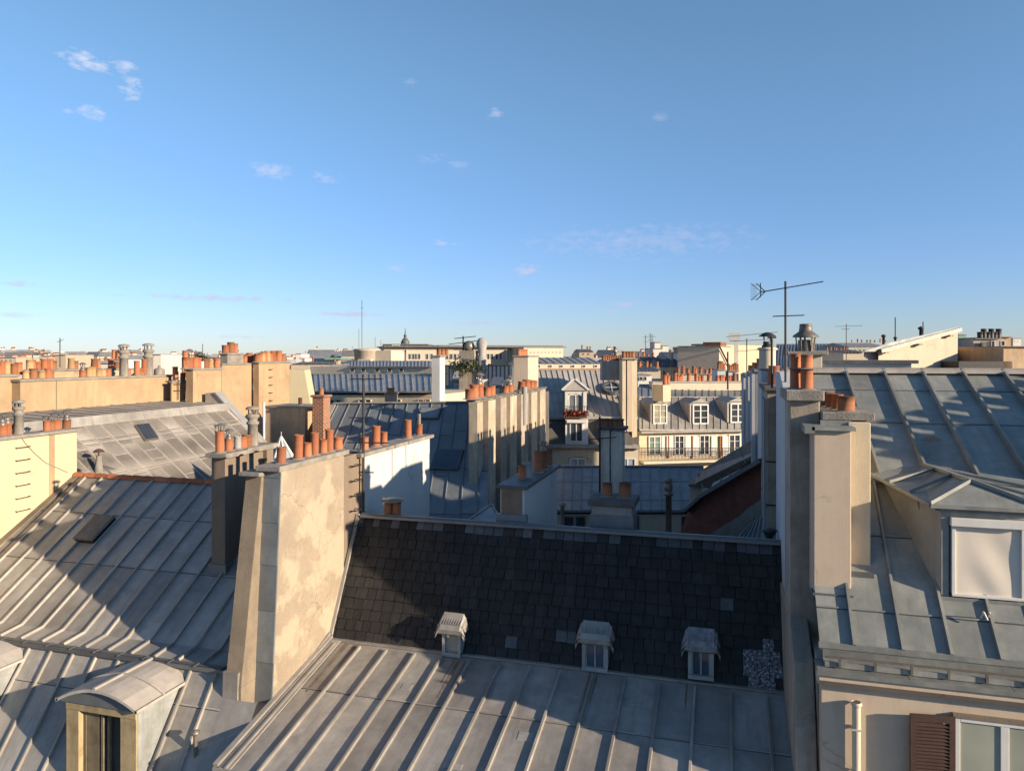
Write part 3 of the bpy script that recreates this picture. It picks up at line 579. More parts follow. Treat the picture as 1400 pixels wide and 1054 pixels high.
# ================================================================ RIGHT HOUSE
rh_ = T('house', 'pink beige house on the right with tall zinc mansard, gutter rail and brown shutter', 'house', (5, 14, -24))
YF = 11.2; ZG = -4.04; XL = 1.30; XE = 10.6
KM = .95; zM = lambda y: ZG + KM * (y - YF); YB = 13.3; ZB = zM(YB); KR = .463; YR = 17.0; ZR = ZB + KR * (YR - YB)
MB().box(XL, XE, YF - .2, 22.5, -24, ZG - .35).build('wall', PINK, rh_)
mb = MB()
rq = [hp(px, 600, YB, ZB, KR).x for px in ()]
ux = [hy(px, 507, YR).x for px in (1121, 1163, 1207, 1250, 1300, 1345, 1391)]
dx = ux[3] - ux[2]; ux = [ux[2] + (k - 2) * .725 for k in range(-0, 12)]
zroof(mb, (XL, YR, ZR), (XE, YR, ZR), (XE, YB, ZB), (XL, YB, ZB), [(x - XL) / (XE - XL) for x in ux if x < XE and x > XL], (.20, .52), .055, .105)
upr = mb.build('upper_roof', ZINCG, rh_)
MB().beam((XL, YR, ZR - .02), (XE, YR, ZR - .02), .34, .07).beam((XL, YR + .05, ZR + .05), (XE, YR + .05, ZR + .05), .08, .04).build('ridge_cap', ZPALE, upr)
MB().quad((XL, YR, ZR), (XE, YR, ZR), (XE, 22, -2.4), (XL, 22, -2.4)).build('rear_roof', ZINCG, rh_)
MB().beam((XL, YB, ZB - .01), (XE, YB, ZB - .01), .12, .045).build('break_trim', ZINCG, upr)
mb = MB()
mx = [1.62, 2.06, 2.75, 3.43, 4.12, 4.85, 5.5, 6.2, 6.9, 7.6, 8.3, 9.0, 9.7]
mx = [hp(px, 870, YF, ZG, KM).x for px in (1166, 1231, 1295, 1362)]; st = mx[2] - mx[1]; mx = [mx[0]] + [mx[1] + st * k for k in range(13)]
zroof(mb, (XL, YB, ZB), (XE, YB, ZB), (XE, YF, ZG), (XL, YF, ZG), [(x - XL) / (XE - XL) for x in mx if x < XE], (.36, .8), .05, .06, .0)
mr = mb.build('mansard_roof', ZINCG, rh_)
MB().beam((XL - .02, YF - .03, ZG - .04), (XE, YF - .03, ZG - .04), .05, .07).box(XL, XE, YF - .04, YF + .1, ZG - .18, ZG - .03).build('eaves_trim', ZINCG, mr)
MB().cyl((3.42, 11.62, -3.62), (3.42, 11.5, -3.5), .012, n=6).cyl((3.42, 11.5, -3.5), (3.46, 11.48, -3.6), .012, n=6).cyl((3.5, 11.62, -3.62), (3.5, 11.5, -3.5), .012, n=6).build('hook', WPAINT, mr)
vh = hp(1274, 602, YB, ZB, KR)
mb = MB(); nn = Vector((0, -KR, 1)).normalized(); upv = Vector((0, 1, KR)).normalized()
pts = [vh + Vector((.17 * math.cos(a), 0, 0)) + upv * (.13 * math.sin(a)) for a in [math.pi * k / 8 for k in range(9)]]
mb.add(pts + [vh + nn * .09], [(k, k + 1, 9) for k in range(8)]); mb.add([pts[0], pts[8], vh + nn * .09], [(0, 1, 2)]); mb.build('roof_vent', CAPC, upr)
# gutter with its rail and brackets
gt = MB(); gt.box(XL + .03, XE, YF - .28, YF - .04, ZG - .20, ZG - .17); gt.box(XL + .03, XE, YF - .06, YF - .04, ZG - .19, ZG - .06); gt.box(XL + .03, XE, YF - .3, YF - .27, ZG - .2, ZG - .13)
gt.build('gutter', ZINCG, rh_)
gr = MB(); gr.box(XL + .03, XE, YF - .32, YF - .29, ZG - .075, ZG - .05)
x = XL + .2
while x < XE: gr.box(x, x + .03, YF - .33, YF - .30, ZG - .19, ZG - .075); x += .44
gr.build('gutter_rail', METAL, rh_)
YC = YF - .42
mb = MB(); x = XL - .08
for x1_ in (2.35, 3.55, 4.8, 6.2, 7.6, 9.0, XE): mb.box(x + .004, x1_ - .004, YC, YF, ZG - .25, ZG - .21); x = x1_
mb.beam((XL - .08, YC + .01, ZG - .28), (XE, YC + .01, ZG - .28), .03, .06)
mb.build('cornice_cover', ZINCG, rh_)
mb = MB(); poly = [(YC + .03, ZG - .25), (YC + .03, ZG - .36), (YC + .10, ZG - .42), (YC + .16, ZG - .47), (YF + .02, ZG - .50), (YF + .02, ZG - .25)]
mb.prism([(XL - .05, y_, z_) for y_, z_ in poly], (XE - XL, 0, 0)); mb.build('cornice', PINK, rh_)
# downpipe
YW = YF - .2
pp = hy(1171, 935, YW - .1)
mb = MB(); xp = pp.x; yp = YW - .09
mb.cyl((xp, yp, -4.72), (xp, yp, -5.65), .055, n=14); mb.cyl((xp, yp, -5.65), (xp - .01, yp, -9), .055, n=14); mb.lathe((xp, yp, -4.74), [(.056, 0), (.075, .03), (.06, .06)], 14); mb.lathe((xp, yp, -5.66), [(.056, 0), (.075, .03), (.06, .06)], 14)
mb.box(xp - .07, xp + .07, yp - .06, yp + .08, -5.05, -5.03)
mb.build('downpipe', PIPE, rh_)
# window with one open shutter
wl_ = hy(1305, 978, YW); zt_ = wl_.z; 
x0_, x1_ = wl_.x, wl_.x + 1.15
mb = MB()
def ring(mb, x0, x1, y0, y1, z0, z1, t): mb.box(x0, x0 + t, y0, y1, z0, z1); mb.box(x1 - t, x1, y0, y1, z0, z1); mb.box(x0 + t, x1 - t, y0, y1, z1 - t, z1); mb.box(x0 + t, x1 - t, y0, y1, z0, z0 + t)
ring(mb, x0_, x1_, YW - .03, YW + .02, zt_ - 1.9, zt_, .06); mb.box((x0_ + x1_) / 2 - .05, (x0_ + x1_) / 2 + .05, YW - .025, YW + .02, zt_ - 1.84, zt_ - .06)
wn_ = mb.build('window', WPAINT, rh_, .006)
MB().quad((x0_ + .05, YW - .006, zt_ - 1.86), (x1_ - .05, YW - .006, zt_ - 1.86), (x1_ - .05, YW - .006, zt_ - .05), (x0_ + .05, YW - .006, zt_ - .05)).build('pane', glass('pale_pane', (.22, .23, .19), .12), wn_)
MB().box(x0_ - .03, x1_ + .03, YW - .05, YW + .01, zt_, zt_ + .05).build('lintel_trim', BROWN, wn_)
# the shutter stands half open, hinged at the window edge
ang = R(187); d = Vector((math.cos(ang), math.sin(ang), 0)); nrm_ = Vector((-d.y, d.x, 0)); hp_ = Vector((x0_ - .01, YW - .05, zt_ - .93)); Wd = .55
mb = MB(); Hh = .94
def sb(u0, u1, z0, z1, th=.036, off=0):
    P = [hp_ + d * u0 + nrm_ * (off - th / 2), hp_ + d * u1 + nrm_ * (off - th / 2), hp_ + d * u1 + nrm_ * (off + th / 2), hp_ + d * u0 + nrm_ * (off + th / 2)]
    mb.hexa([p + Vector((0, 0, z0)) for p in P] + [p + Vector((0, 0, z1)) for p in P], .5)
sb(0, .07, -Hh, Hh); sb(Wd - .07, Wd, -Hh, Hh); sb(.07, Wd - .07, Hh - .09, Hh); sb(.07, Wd - .07, -Hh, -Hh + .1); sb(.07, Wd - .07, -.04, .04)
z = -Hh + .13
while z < Hh - .11:
    if abs(z) > .06:
        P = [hp_ + d * .07 + nrm_ * .018 + Vector((0, 0, z - .012)), hp_ + d * (Wd - .07) + nrm_ * .018 + Vector((0, 0, z - .012)), hp_ + d * (Wd - .07) - nrm_ * .018 + Vector((0, 0, z + .014)), hp_ + d * .07 - nrm_ * .018 + Vector((0, 0, z + .014))]
        mb.hexa([p for p in P] + [p + Vector((0, 0, .008)) for p in P], rnd.random())
    z += .046
mb.build('shutter', SHUT, rh_)
# dormer with the white blind
FX0, FX1 = 2.98, 4.06; fy = 11.85; zb_, zt2 = -3.42, -2.20
dm = MB()
bx0, bx1 = 2.50, 4.5
zc = lambda y: zM(y)
for (xf, xbk) in ((FX0, bx0), (FX1, FX1 + .3)):
    dm.add([(xf, fy, zb_), (xf, fy, zt2), (xbk, 13.3, zt2 + .13), (xbk + (xf - xbk) * .0, 13.3, ZB)], [(0, 1, 2, 3)], .7)
dm.quad((FX0, fy + .05, zb_), (FX1, fy + .05, zb_), (FX1, fy + .05, zt2), (FX0, fy + .05, zt2)); dm.quad((FX0, fy, zt2), (FX1, fy, zt2), (FX1 + .3, 13.3, zt2 + .13), (bx0, 13.3, zt2 + .13))
dmo = dm.build('dormer', mat('cheek_zinc', (.40, .375, .33), .6, .05, .12, 1.2, .15, (.2, .19, .15), .6, 1.2, .08, 30), rh_); dmo['label'] = 'dormer with a white blind'
mb = MB(); mb.beam((FX0 - .02, fy + .5, -3.0 - .16), (FX0 - .19, fy + .5, -2.15), .025, .012, (1, 0, 0)); mb.build('cheek_seam', ZINCG, dmo)
mb = MB(); mb.box(FX0, FX0 + .10, fy - .02, fy + .1, zb_, zt2); mb.box(FX1 - .02, FX1 + .1, fy - .02, fy + .1, zb_, zt2); mb.box(FX0 + .10, FX1 - .02, fy - .02, fy + .1, zt2 - .08, zt2)
mb.box(FX0 - .03, FX1 + .12, fy - .05, fy + .1, zb_ - .1, zb_); mb.box(FX0 - .03, FX1 + .12, fy - .09, fy + .1, zt2, zt2 + .06)
mb.build('casing', ZINCG, dmo, .005)
bl0, bl1 = FX0 + .13, FX1 - .05
mb = MB(); mb.box(bl0, bl0 + .05, fy - .05, fy + .02, zb_ + .02, zt2 - .09); mb.box(bl1 - .04, bl1, fy - .05, fy + .02, zb_ + .02, zt2 - .09); mb.box(bl0 - .02, bl1 + .02, fy - .10, fy + .02, zt2 - .2, zt2 - .085); mb.box(bl0, bl1, fy - .06, fy + .02, zb_ + .02, zb_ + .06)
mb.build('blind_box', WPAINT, dmo, .006)
mb = MB(); nx, nz = 36, 40; V = []
for j in range(nz + 1):
    for i in range(nx + 1):
        u, v_ = i / nx, j / nz; bulge = .010 * math.sin(3.0 * u + 5.5 * v_ - 1.2) * math.sin(math.pi * u) * math.sin(math.pi * v_) + .007 * math.sin(9 * (u + .62 * v_) + 1) * math.sin(math.pi * u) * (1 - v_ * .6)
        V.append((bl0 + .05 + u * (bl1 - bl0 - .09), fy - .018 - bulge, zb_ + .06 + v_ * (zt2 - .2 - zb_ - .06)))
mb.add(V, [(j * (nx + 1) + i, j * (nx + 1) + i + 1, (j + 1) * (nx + 1) + i + 1, (j + 1) * (nx + 1) + i) for j in range(nz) for i in range(nx)], .5, True)
mb.build('blind', BLIND, dmo)
ax, az = 3.42, -1.84; ez = -2.10; ey = 11.72
rf = MB(); pk = (ax, ey, az); le = (FX0 - .16, ey, ez); re_ = (FX1 + .18, ey, ez); bkp = (ax - .25, 13.8, az + .02)
lb = (bx0 - .18, 13.3, ZB + .12); rb = (bx1, 13.3, ZB + .12); hipf = (ax, ey + .35, az + .03)
rf.add([le, hipf, bkp, lb], [(0, 1, 2, 3)], .4); rf.add([re_, hipf, bkp, rb], [(0, 1, 2, 3)], .4); rf.add([le, re_, hipf], [(0, 1, 2)], .5)
rf.beam(le, hipf, .055, .05); rf.beam(re_, hipf, .055, .05); rf.beam(hipf, bkp, .06, .05)
for t in (.33, .66): rf.beam(lerp(le, lb, t), lerp(hipf, bkp, t), .04, .045); rf.beam(lerp(re_, rb, t), lerp(hipf, bkp, t), .04, .045)
rf.beam(le, lb, .03, .05, (0, 0, 1), -.04); rf.beam(le, re_, .05, .05, (0, 0, 1), -.05)
rf.build('dormer_roof', ZINCG, dmo)
MB().box(FX0 - .08, FX1 + .14, ey + .05, ey + .2, ez - .09, ez - .04).build('soffit', ZDARK, dmo)
# ================================================================ RIGHT CHIMNEYS
rc = T('chimney_stack', 'tall front chimney on the right with two stacked orange pots on a thick cement slab', 'chimney', (1.2, 12.8, -6), 'chimney stacks')
MB().box(1.0, 1.44, 12.42, 13.4, -7, -.70).build('body', SHAFT, rc, .015)
MB().box(.93, 1.50, 12.32, 13.5, -.70, -.53).build('cap', CAPC, rc, .02)
pot((1.12, 12.8, -.53), .088, .33, rc, 'plain'); pot((1.27, 12.6, -.53), .095, .33, rc, 'plain')
pot((1.12, 12.8, -.20), .08, .24, rc, 'plain'); pot((1.27, 12.6, -.20), .09, .22, rc, 'plain')
pr_ = T('party_wall', 'flaking party wall edge between the slate roof and the right house', 'wall', (1.1, 12, -10))
mb = MB(); mb.prism([(.985, 12.43, -4.1), (.985, 11.62, -4.5), (.985, 11.3, -5.3), (.985, 11.12, -6.2), (.985, 11.1, -10), (.985, 15.5, -10), (.985, 15.5, -4.1)], (.28, 0, 0)); mb.build('body', SHAFT, pr_, .02)
MB().box(1.28, 1.36, 11.28, 13.4, -24, -4.5).build('recess', RUBBLE, pr_)
b2 = T('chimney_stack', 'wide pink and cream chimney in front of the right mansard with four rusty pots', 'chimney', (1.6, 12.5, -4), 'chimney stacks')
MB().box(1.29, 1.805, 11.85, 12.6, -3.6, -1.10).box(1.46, 1.805, 12.6, 13.9, -3.6, -.98).build('pink_shaft', PINK, b2, .012)
MB().box(1.81, 2.12, 12.15, 13.9, -3.3, -1.0).build('cream_shaft', CREAM, b2, .012)
MB().box(1.45, 2.20, 12.25, 14.3, -.98, -.86).build('cap', CAPC, b2, .015)
mb = MB(); mb.box(1.26, 1.86, 11.78, 12.62, -1.10, -1.05); mb.box(1.42, 1.86, 12.18, 12.24, -1.05, -.98); mb.box(1.16, 1.30, 11.78, 12.3, -1.15, -1.04); mb.build('zinc_lip', ZINCG, b2)
mb = MB(); mb.box(1.27, 1.82, 11.74, 12.0, -3.62, -3.5); mb.box(1.79, 2.14, 11.99, 12.2, -3.32, -3.22); mb.build('base_flashing', ZDARK, b2)
for (px, yy, r_, h, m_) in ((1130, 13.6, .10, .25, TERRAB), (1138, 13.3, .10, .24, TERRAB), (1144.5, 12.9, .085, .25, TERRA), (1157, 12.5, .125, .24, TERRAB)):
    pot((hy(px, 560, yy).x, yy, -.86), r_, h, b2, 'plain', m_)
# wall running away along the party line, with its stacks
pwl = T('party_wall', 'pale blue grey rendered wall running back behind the front right chimney', 'wall', (1.1, 15, -10))
MB().box(1.02, 1.3, 13.6, 15.9, -10, -.62).build('body', BLUEW, pwl, .01)
mb = MB(); mb.prism([(1.0, 13.5, -.62), (1.0, 15.9, -.62), (1.0, 15.9, -.3), (1.0, 14.6, -.3)], (.2, 0, 0)); mb.build('raised_end', BLUEW, pwl)
s2 = stack('narrow dark capped stack with one orange pot behind the front right chimney', .86, 1.3, 16.2, 18.2, -10, -.72, SHAFT, CAPD, .07, .10)
MB().box(.80, .86, 16.25, 16.6, -10, -.9).box(.82, .86, 17.2, 17.5, -10, -.9).build('pilaster', GREYR, s2)
mb = MB()
for z in (-2.2, -3.1, -4.0, -5.0): mb.box(.84, 1.32, 16.18, 18.22, z, z + .03)
mb.build('iron_strap', DARKM, s2)
pot((1.02, 16.5, -.62), .11, .42, s2, 'plain'); pot((1.02, 17.1, -.62), .1, .3, s2, 'plain')
s3 = stack('whitewashed block chimney with ladder joints right of the cream terrace', .88, 1.3, 19.0, 21.0, -10, -.35, BLUEW, CAPC, .03, .05)
MB().cyl((1.05, 19.6, -.3), (1.05, 19.6, .18), .2, n=14).lathe((1.05, 19.6, .14), [(.2, 0), (.26, .04), (.2, .08)], 14).build('flue_pipe', CREAM2, s3)
cowl((1.05, 19.6, .18), .17, s3, DARKM)
for i, (ya, yb2_, x_, zt3, m_, lab) in enumerate(((21.6, 23.6, .84, -.45, GREYR, 'grey ribbed stack row nearest the whitewashed block chimney'), (24.2, 27.5, .82, -.6, GREYR, 'second grey ribbed stack row behind the first'), (28.2, 32.0, .78, -.75, CREAM2, 'third pale stack row farthest along the right party wall'))):
    s = stack(lab, x_, 1.3, ya, yb2_, -12, zt3, m_, CAPC, .05, .08)
    mb = MB(); n = int((yb2_ - ya) / .5)
    for k in range(n): mb.box(x_ - .09, x_, ya + k * .5, ya + k * .5 + .24, -12, zt3 - .02)
    mb.build('pilasters', BLUEW, s)
    for k in range(5): pot((1.05, ya + .3 + k * (yb2_ - ya - .5) / 4.5, zt3 + .08), .11, .3, s, rnd.choice(('plain', 'flared')))
la = antenna('large television aerial with long combed boom above the front right chimney', (1.06, 14.05, -.7), 1.34,
        ((1.22, 1.06, R(5), 16, .08, .16), (.72, .52, R(8), 9, .07, .03)), r=.02)
rfl = MB(); q = Vector((1.06, 14.05, 1.22)); e = q - Vector((.42, .04, .06))
for s_ in (1, -1):
    rfl.beam(e, e + Vector((-.02, -.12, .17 * s_ + .02)) + Vector((.10, 0, 0)) * 0, .02, .02)
    for k in range(4):
        p = e + Vector((-.18 + .05 * 0, 0, .05 * (k + .5) * s_)); rfl.cyl(p + Vector((-.06, -.2, 0)), p + Vector((.1, .2, 0)), .005, n=4)
    rfl.cyl(e, e + Vector((-.22, 0, .2 * s_)), .008, n=5); rfl.cyl(e + Vector((.1, 0, 0)), e + Vector((-.10, 0, .2 * s_)), .012, n=5)
rfl.v = [e + (p - e) * .75 for p in rfl.v]
rfl.build('reflector', DARKM, la)
mp_ = T('iron_pole', 'short dark pole with a crossbar left of the large aerial mast', 'pole', (.9, 14.6, -.8)); MB().cyl((.88, 14.9, -.6), (.88, 14.9, .36), .022, n=8).box(.80, .96, 14.89, 14.91, .34, .37).build('rod', DARKM, mp_)
sp = T('vent_hood', 'small dark funnel vent at the foot of the blue grey wall', 'vent', (.9, 15.2, -3.6)); MB().lathe((.86, 15.3, -3.75), [(.06, 0), (.06, .22), (.14, .32), (.14, .36), (0, .36)], 12).build('funnel', DARKM, sp)
# vent with the big hat behind the right roof
vt = stack('squat pale chimney carrying a large brimmed metal cowl behind the right roof', *[hy(px_, HY, 18.1).x for px_ in (1083, 1124)], 18.1, 18.8, -3, .02, CREAM2, CAPC, .12, .09)
c = Vector((hy(1101.5, HY, 18.4).x, 18.4, .11)); mb = MB()
mb.lathe(c, [(.17, .0), (.17, .25), (.14, .27)], 16); mb.lathe(c, [(.29, .33), (.28, .37), (.17, .45), (.15, .47), (.135, .60), (.145, .62), (.12, .64), (0, .63)], 20)
for k in range(5):
    a = k * math.tau / 5 + .3; mb.beam(c + Vector((math.cos(a) * .2, math.sin(a) * .2, 0)), c + Vector((math.cos(a) * .23, math.sin(a) * .23, .35)), .04, .02)
mb.build('cowl', mat('sooty_metal', (.15, .13, .11), .5, .4, .3, 5, .3, (.3, .26, .2), .5, 4, .1, 30), vt)
# off to the right: the next party wall whose pots throw the comb shadow
nx_ = T('chimney_wall', 'long chimney wall with a row of pots beyond the right edge of the photo', 'chimney wall', (10.8, 14, -6), 'chimney walls')
MB().box(10.6, 11.0, 11.9, 20, -24, .62).build('body', PINK, nx_)
for k in range(13): pot((10.8, 12.25 + k * .42, .62), .145, .42, nx_)
for o in sc.objects: pass
# ================================================================ MIDDLE DISTANCE
def xblk(label, pa, pb, pc, X, pyt, zb, m, capm=CAPC, caph=.07, capo=.05, name='chimney_stack', cat='chimney', group='chimney stacks', pyref=None):
    y0_ = ypx(pb, X); y1_ = ypx(pc, X); z1_ = hx(pyref or pb, pyt, X).z; r = ray(pa, 500); x0_ = y0_ * r.x / r.y
    return stack(label, x0_, X, y0_, y1_, zb, z1_ - caph, m, capm, capo, caph, cat, name, group), (x0_, X, y0_, y1_, z1_)
def yblk(label, pa, pb, Y, dep, pyt, zb, m, capm=CAPC, caph=.07, capo=.05, name='chimney_stack', cat='chimney', group='chimney stacks'):
    p, q = hy(pa, pyt, Y), hy(pb, pyt, Y)
    return stack(label, p.x, q.x, Y, Y + dep, zb, p.z - caph, m, capm, capo, caph, cat, name, group), (p.x, q.x, Y, Y + dep, p.z)
KINDS = ('plain', 'plain', 'flared', 'tapered')
def potx(t, X, z, pxs, r_=.1, h=.32, kinds=KINDS, hats=()):
    for i, px in enumerate(pxs):
        pot((X + rnd.uniform(-.03, .03), ypx(px, X), z), r_ * rnd.uniform(.85, 1.15), h * rnd.uniform(.8, 1.25), t, rnd.choice(kinds), rnd.choice((None, None, None, TERRAB, TERRAY)), 'cowl' if i in hats else None)
# pale pitched roof behind the orange ridge
hb = T('house', 'pale ribbed zinc roof with a dark double skylight behind the orange ridge', 'house', (-16, 21, -24))
XT, ZT, KP = -18.5, -2.08, .78
y0, y1 = 15.7, 24.6; xb = -12.6; zb = ZT - KP * (xb - XT)
MB().box(-22, xb - .1, y0, y1, -24, zb - .1).build('wall', OCHRE2, hb)
mb = MB(); ys = [y0 + .25 + .6 * k for k in range(15)]
zroof(mb, (XT, y1, ZT), (XT, y0, ZT), (xb, y0, zb), (xb, y1, zb), [(y1 - y) / (y1 - y0) for y in ys if y < y1], (.13, .3, .5, .7), .03, .035, .06)
pr = mb.build('roof', ZPALE, hb)
mb = MB(); zroof(mb, (-21.6, y1, -1.72), (-21.6, y0, -1.72), (XT - .05, y0, ZT + .22), (XT - .05, y1, ZT + .22), [(y1 - y) / (y1 - y0) for y in ys if y < y1], (), .03, .03)
mb.build('upper_roof', ZPALE, hb)
MB().hexa([(XT - .1, y0, ZT - .02), (XT + .06, y0, ZT - .02), (XT + .06, y1, ZT - .02), (XT - .1, y1, ZT - .02), (XT - .1, y0, ZT + .26), (XT - .02, y0, ZT + .26), (XT - .02, y1, ZT + .26), (XT - .1, y1, ZT + .26)]).build('ledge', ZINC, hb)
# gable parapet, sloping
mb = MB(); P = [Vector((-19.2, 24.6, -1.25)), Vector((-14.9, 24.6, -5.2))]
mb.prism([(-19.6, 24.6, -1.45), (-19.1, 24.6, -1.42), (-14.7, 24.6, -5.6), (-14.7, 24.6, -7), (-19.6, 24.6, -7)], (0, .3, 0)); mb.build('gable_parapet', ZPALE, hb)
MB().beam((-19.15, 24.75, -1.44), (-14.7, 24.75, -5.6), .42, .06).build('parapet_cover', ZLITE, hb)
mb = MB(); nP = Vector((KP, 0, 1)).normalized()
def onP(px, py):
    r = ray(px, py); b = (ZT + KP * XT) / (r.z + KP * r.x); return r * b
a_, b_, c_, d_ = onP(183, 583), onP(197, 604), onP(216, 601), onP(201, 580)
Q = [a_, b_, b_ + Vector((0, (c_ - b_).y, 0)), a_ + Vector((0, (c_ - b_).y, 0))]
sk2 = MB().hexa([q for q in Q] + [q + nP * .08 for q in Q]).build('skylight', METAL, pr)
cc = sum(Q, Vector()) / 4
for t0_, t1_ in ((.06, .47), (.53, .94)):
    a1, b1, c1, d1 = Q[0].lerp(Q[3], t0_), Q[1].lerp(Q[2], t0_), Q[1].lerp(Q[2], t1_), Q[0].lerp(Q[3], t1_)
    MB().quad(*[p.lerp(cc, .05) + nP * .095 for p in (a1, b1, c1, d1)]).build('pane', GL, sk2)
# the long ochre chimney wall and the blocks after it
t, (x0, x1, ya, yb, zt) = xblk('long ochre chimney wall at far left crowded with short orange pots', 14, 28, 235, -21, 512, -4, OCHRE, caph=.08, pyref=235)
potx(t, -21.2, zt, [36, 45, 57, 66, 70, 113, 122, 127, 135, 141, 148], .11, .30, hats=(5,))
potx(t, -21.2, zt, [175], .13, .3, ('tapered',)); potx(t, -21.2, zt, [191], .13, .3, ('tapered',)); potx(t, -21.2, zt, [186.5], .1, .5, ('plain',)); potx(t, -21.2, zt, [196], .09, .6, ('plain',))
tallcowl((-21.15, ypx(169.5, -21.15), zt), .16, 1.15, t); tallcowl((-21.15, ypx(203, -21.15), zt), .17, 1.2, t)
MB().lathe((-21.1, ypx(218, -21.1), zt), [(.2, 0), (.2, .2), (.16, .24), (.05, .28), (.05, .36), (0, .37)], 14).build('chimney_cowl', CAPC, t)
MB().box(-21.0, -20.985, ypx(77, -21) - .015, ypx(77, -21) + .015, -1.8, zt - .08).build('joint', BROWN, t)
t, (x0, x1, ya, yb, zt) = xblk('near recessed end of the ochre wall with a few pots at the left edge', -30, -24, 25, -21.35, 512, -4, OCHRE, pyref=25)
potx(t, -21.5, zt, [-2, 3, 10, 20, 26], .10, .36)
t, (x0, x1, ya, yb, zt) = xblk('second row of weathered pots standing behind the long ochre wall', 30, 34, 200, -23.5, 506, -4, OCHRE2)
potx(t, -23.6, zt, [40, 45, 51, 60, 64, 68, 73, 98, 104, 129, 134, 152, 160], .11, .34)
t, (x0, x1, ya, yb, zt) = xblk('low ochre stub with an iron ladder between two ochre chimney blocks', 233, 235, 254, -20.5, 521, -4, OCHRE); mb = MB()
for z in (-1.35, -1.1, -.85): mb.box(-20.5, -20.42, yb - .7, yb - .3, z, z + .02)
mb.box(-20.44, -20.42, yb - .52, yb - .49, -1.7, -.6); mb.build('ladder', RUST, t)
pot((-20.7, ypx(239.5, -20.7), zt), .1, .55, t); pot((-20.7, ypx(250, -20.7), zt), .1, .3, t, 'plain', TERRAB)
t, (x0, x1, ya, yb, zt) = xblk('lower ochre chimney block with a dark side and eight mixed pots', 254, 264, 303, -19.8, 504, -4, OCHRE)
potx(t, -20.0, zt, [255, 260, 267, 271, 281, 287, 297], .13, .36, hats=(1,)); pot((-20.0, ypx(253.5, -20), zt), .1, .7, t); pot((-20, ypx(275, -20), zt), .1, .28, t, 'plain', WHITE)
t, (x0, x1, ya, yb, zt) = xblk('tall ochre chimney block with smooth broad face left of the ladder block', 301, 303.5, 346, -20, 497, -9, OCHRE)
zt0 = zt
t2, (x0, x1, ya, yb, zt) = xblk('small square chimney head raised on the broad ochre block with three pots', 301, 311, 333, -20.3, 483, zt0 - .02, CAPC)
potx(t2, -20.6, zt, [308, 315, 321], .14, .42, ('plain',))
potx(t, -20.4, zt0, [335, 339, 342.5, 345, 348], .13, .42)
t, (x0, x1, ya, yb, zt) = xblk('tall ochre chimney block with iron rungs up its right side', 346, 354, 396, -19.6, 495, -9, OCHRE)
potx(t, -19.8, zt, [351, 354, 358, 362, 366, 369, 373, 381, 387], .14, .42); mb = MB()
for k in range(5): z = zt - .35 - k * .35; mb.box(-19.6, -19.5, ypx(367, -19.6), ypx(371, -19.6), z, z + .025)
mb.build('rungs', RUST, t)
t = T('gable_wall', 'cream gable end wall with a sloping right edge behind the ochre blocks', 'wall', at(410, 550, 36)); mb = MB()
P = [at(396, 505, 36), at(416, 506, 36), at(425, 556, 36), at(396, 556, 36)]; mb.prism(P, ray(410, 500) * 0 + Vector((-.4, 1.2, 0))); mb.build('body', YELLOW, t)
# low box in front, brick chimney
t = T('rooftop_box', 'brown rendered rooftop box with a grey flat lid left of the brick chimney', 'roof housing', at(390, 660, 30)); Yb = 26.0
p, q = hy(363, 557, Yb), hy(417, 557, Yb); MB().box(p.x, q.x, Yb, Yb + 1.6, -6, p.z).box(q.x, q.x + .45, Yb + .5, Yb + 1.6, -6, p.z - .02).build('body', OCHRE2, t)
MB().box(p.x - .06, q.x + .5, Yb - .06, Yb + 1.7, p.z, p.z + .06).build('cap', CAPC, t)
mb = MB(); mb.cyl((p.x - .04, Yb - .05, -6), (p.x - .04, Yb - .05, p.z + .2), .05, n=8); mb.build('pipe', WPAINT, t)
pot((p.x + .85 * (q.x - p.x) - .5, Yb + .9, p.z + .06), .08, .3, t, 'plain', RUST)
t, (x0, x1, ya, yb, zt) = yblk('square red brick chimney with a single small orange pot', 427, 442.5, 25.4, .5, 540, -7, BRK, mat('brick_cap', (.3, .15, .09), .9, 0, .3, 8), .09, .06)
pot(((x0 + x1) / 2, 25.65, zt), .09, .26, t)
# glazed lantern
t = T('roof_lantern', 'pointed white ribbed glass lantern behind the plaster wall pots', 'lantern', at(385, 640, 22)); c = at(385, 634, 22); ap = at(384.5, 597, 22) ; mb = MB(); gl = MB(); rr = .52
pts = [c + Vector((math.cos(k * math.tau / 8) * rr, math.sin(k * math.tau / 8) * rr, -.1)) for k in range(8)]
for k in range(8): mb.beam(pts[k], ap, .03, .03); mb.beam(pts[k], pts[(k + 1) % 8], .03, .03); pass
gl.add(pts + [ap - Vector((0, 0, .02))], [(k, (k + 1) % 8, 8) for k in range(8)])
mb.cyl(ap, ap + Vector((0, 0, .15)), .01, n=5); mb.build('frame', WPAINT, t); gl.build('glazing', glass('lantern_glass', (.2, .22, .23), .1), t)
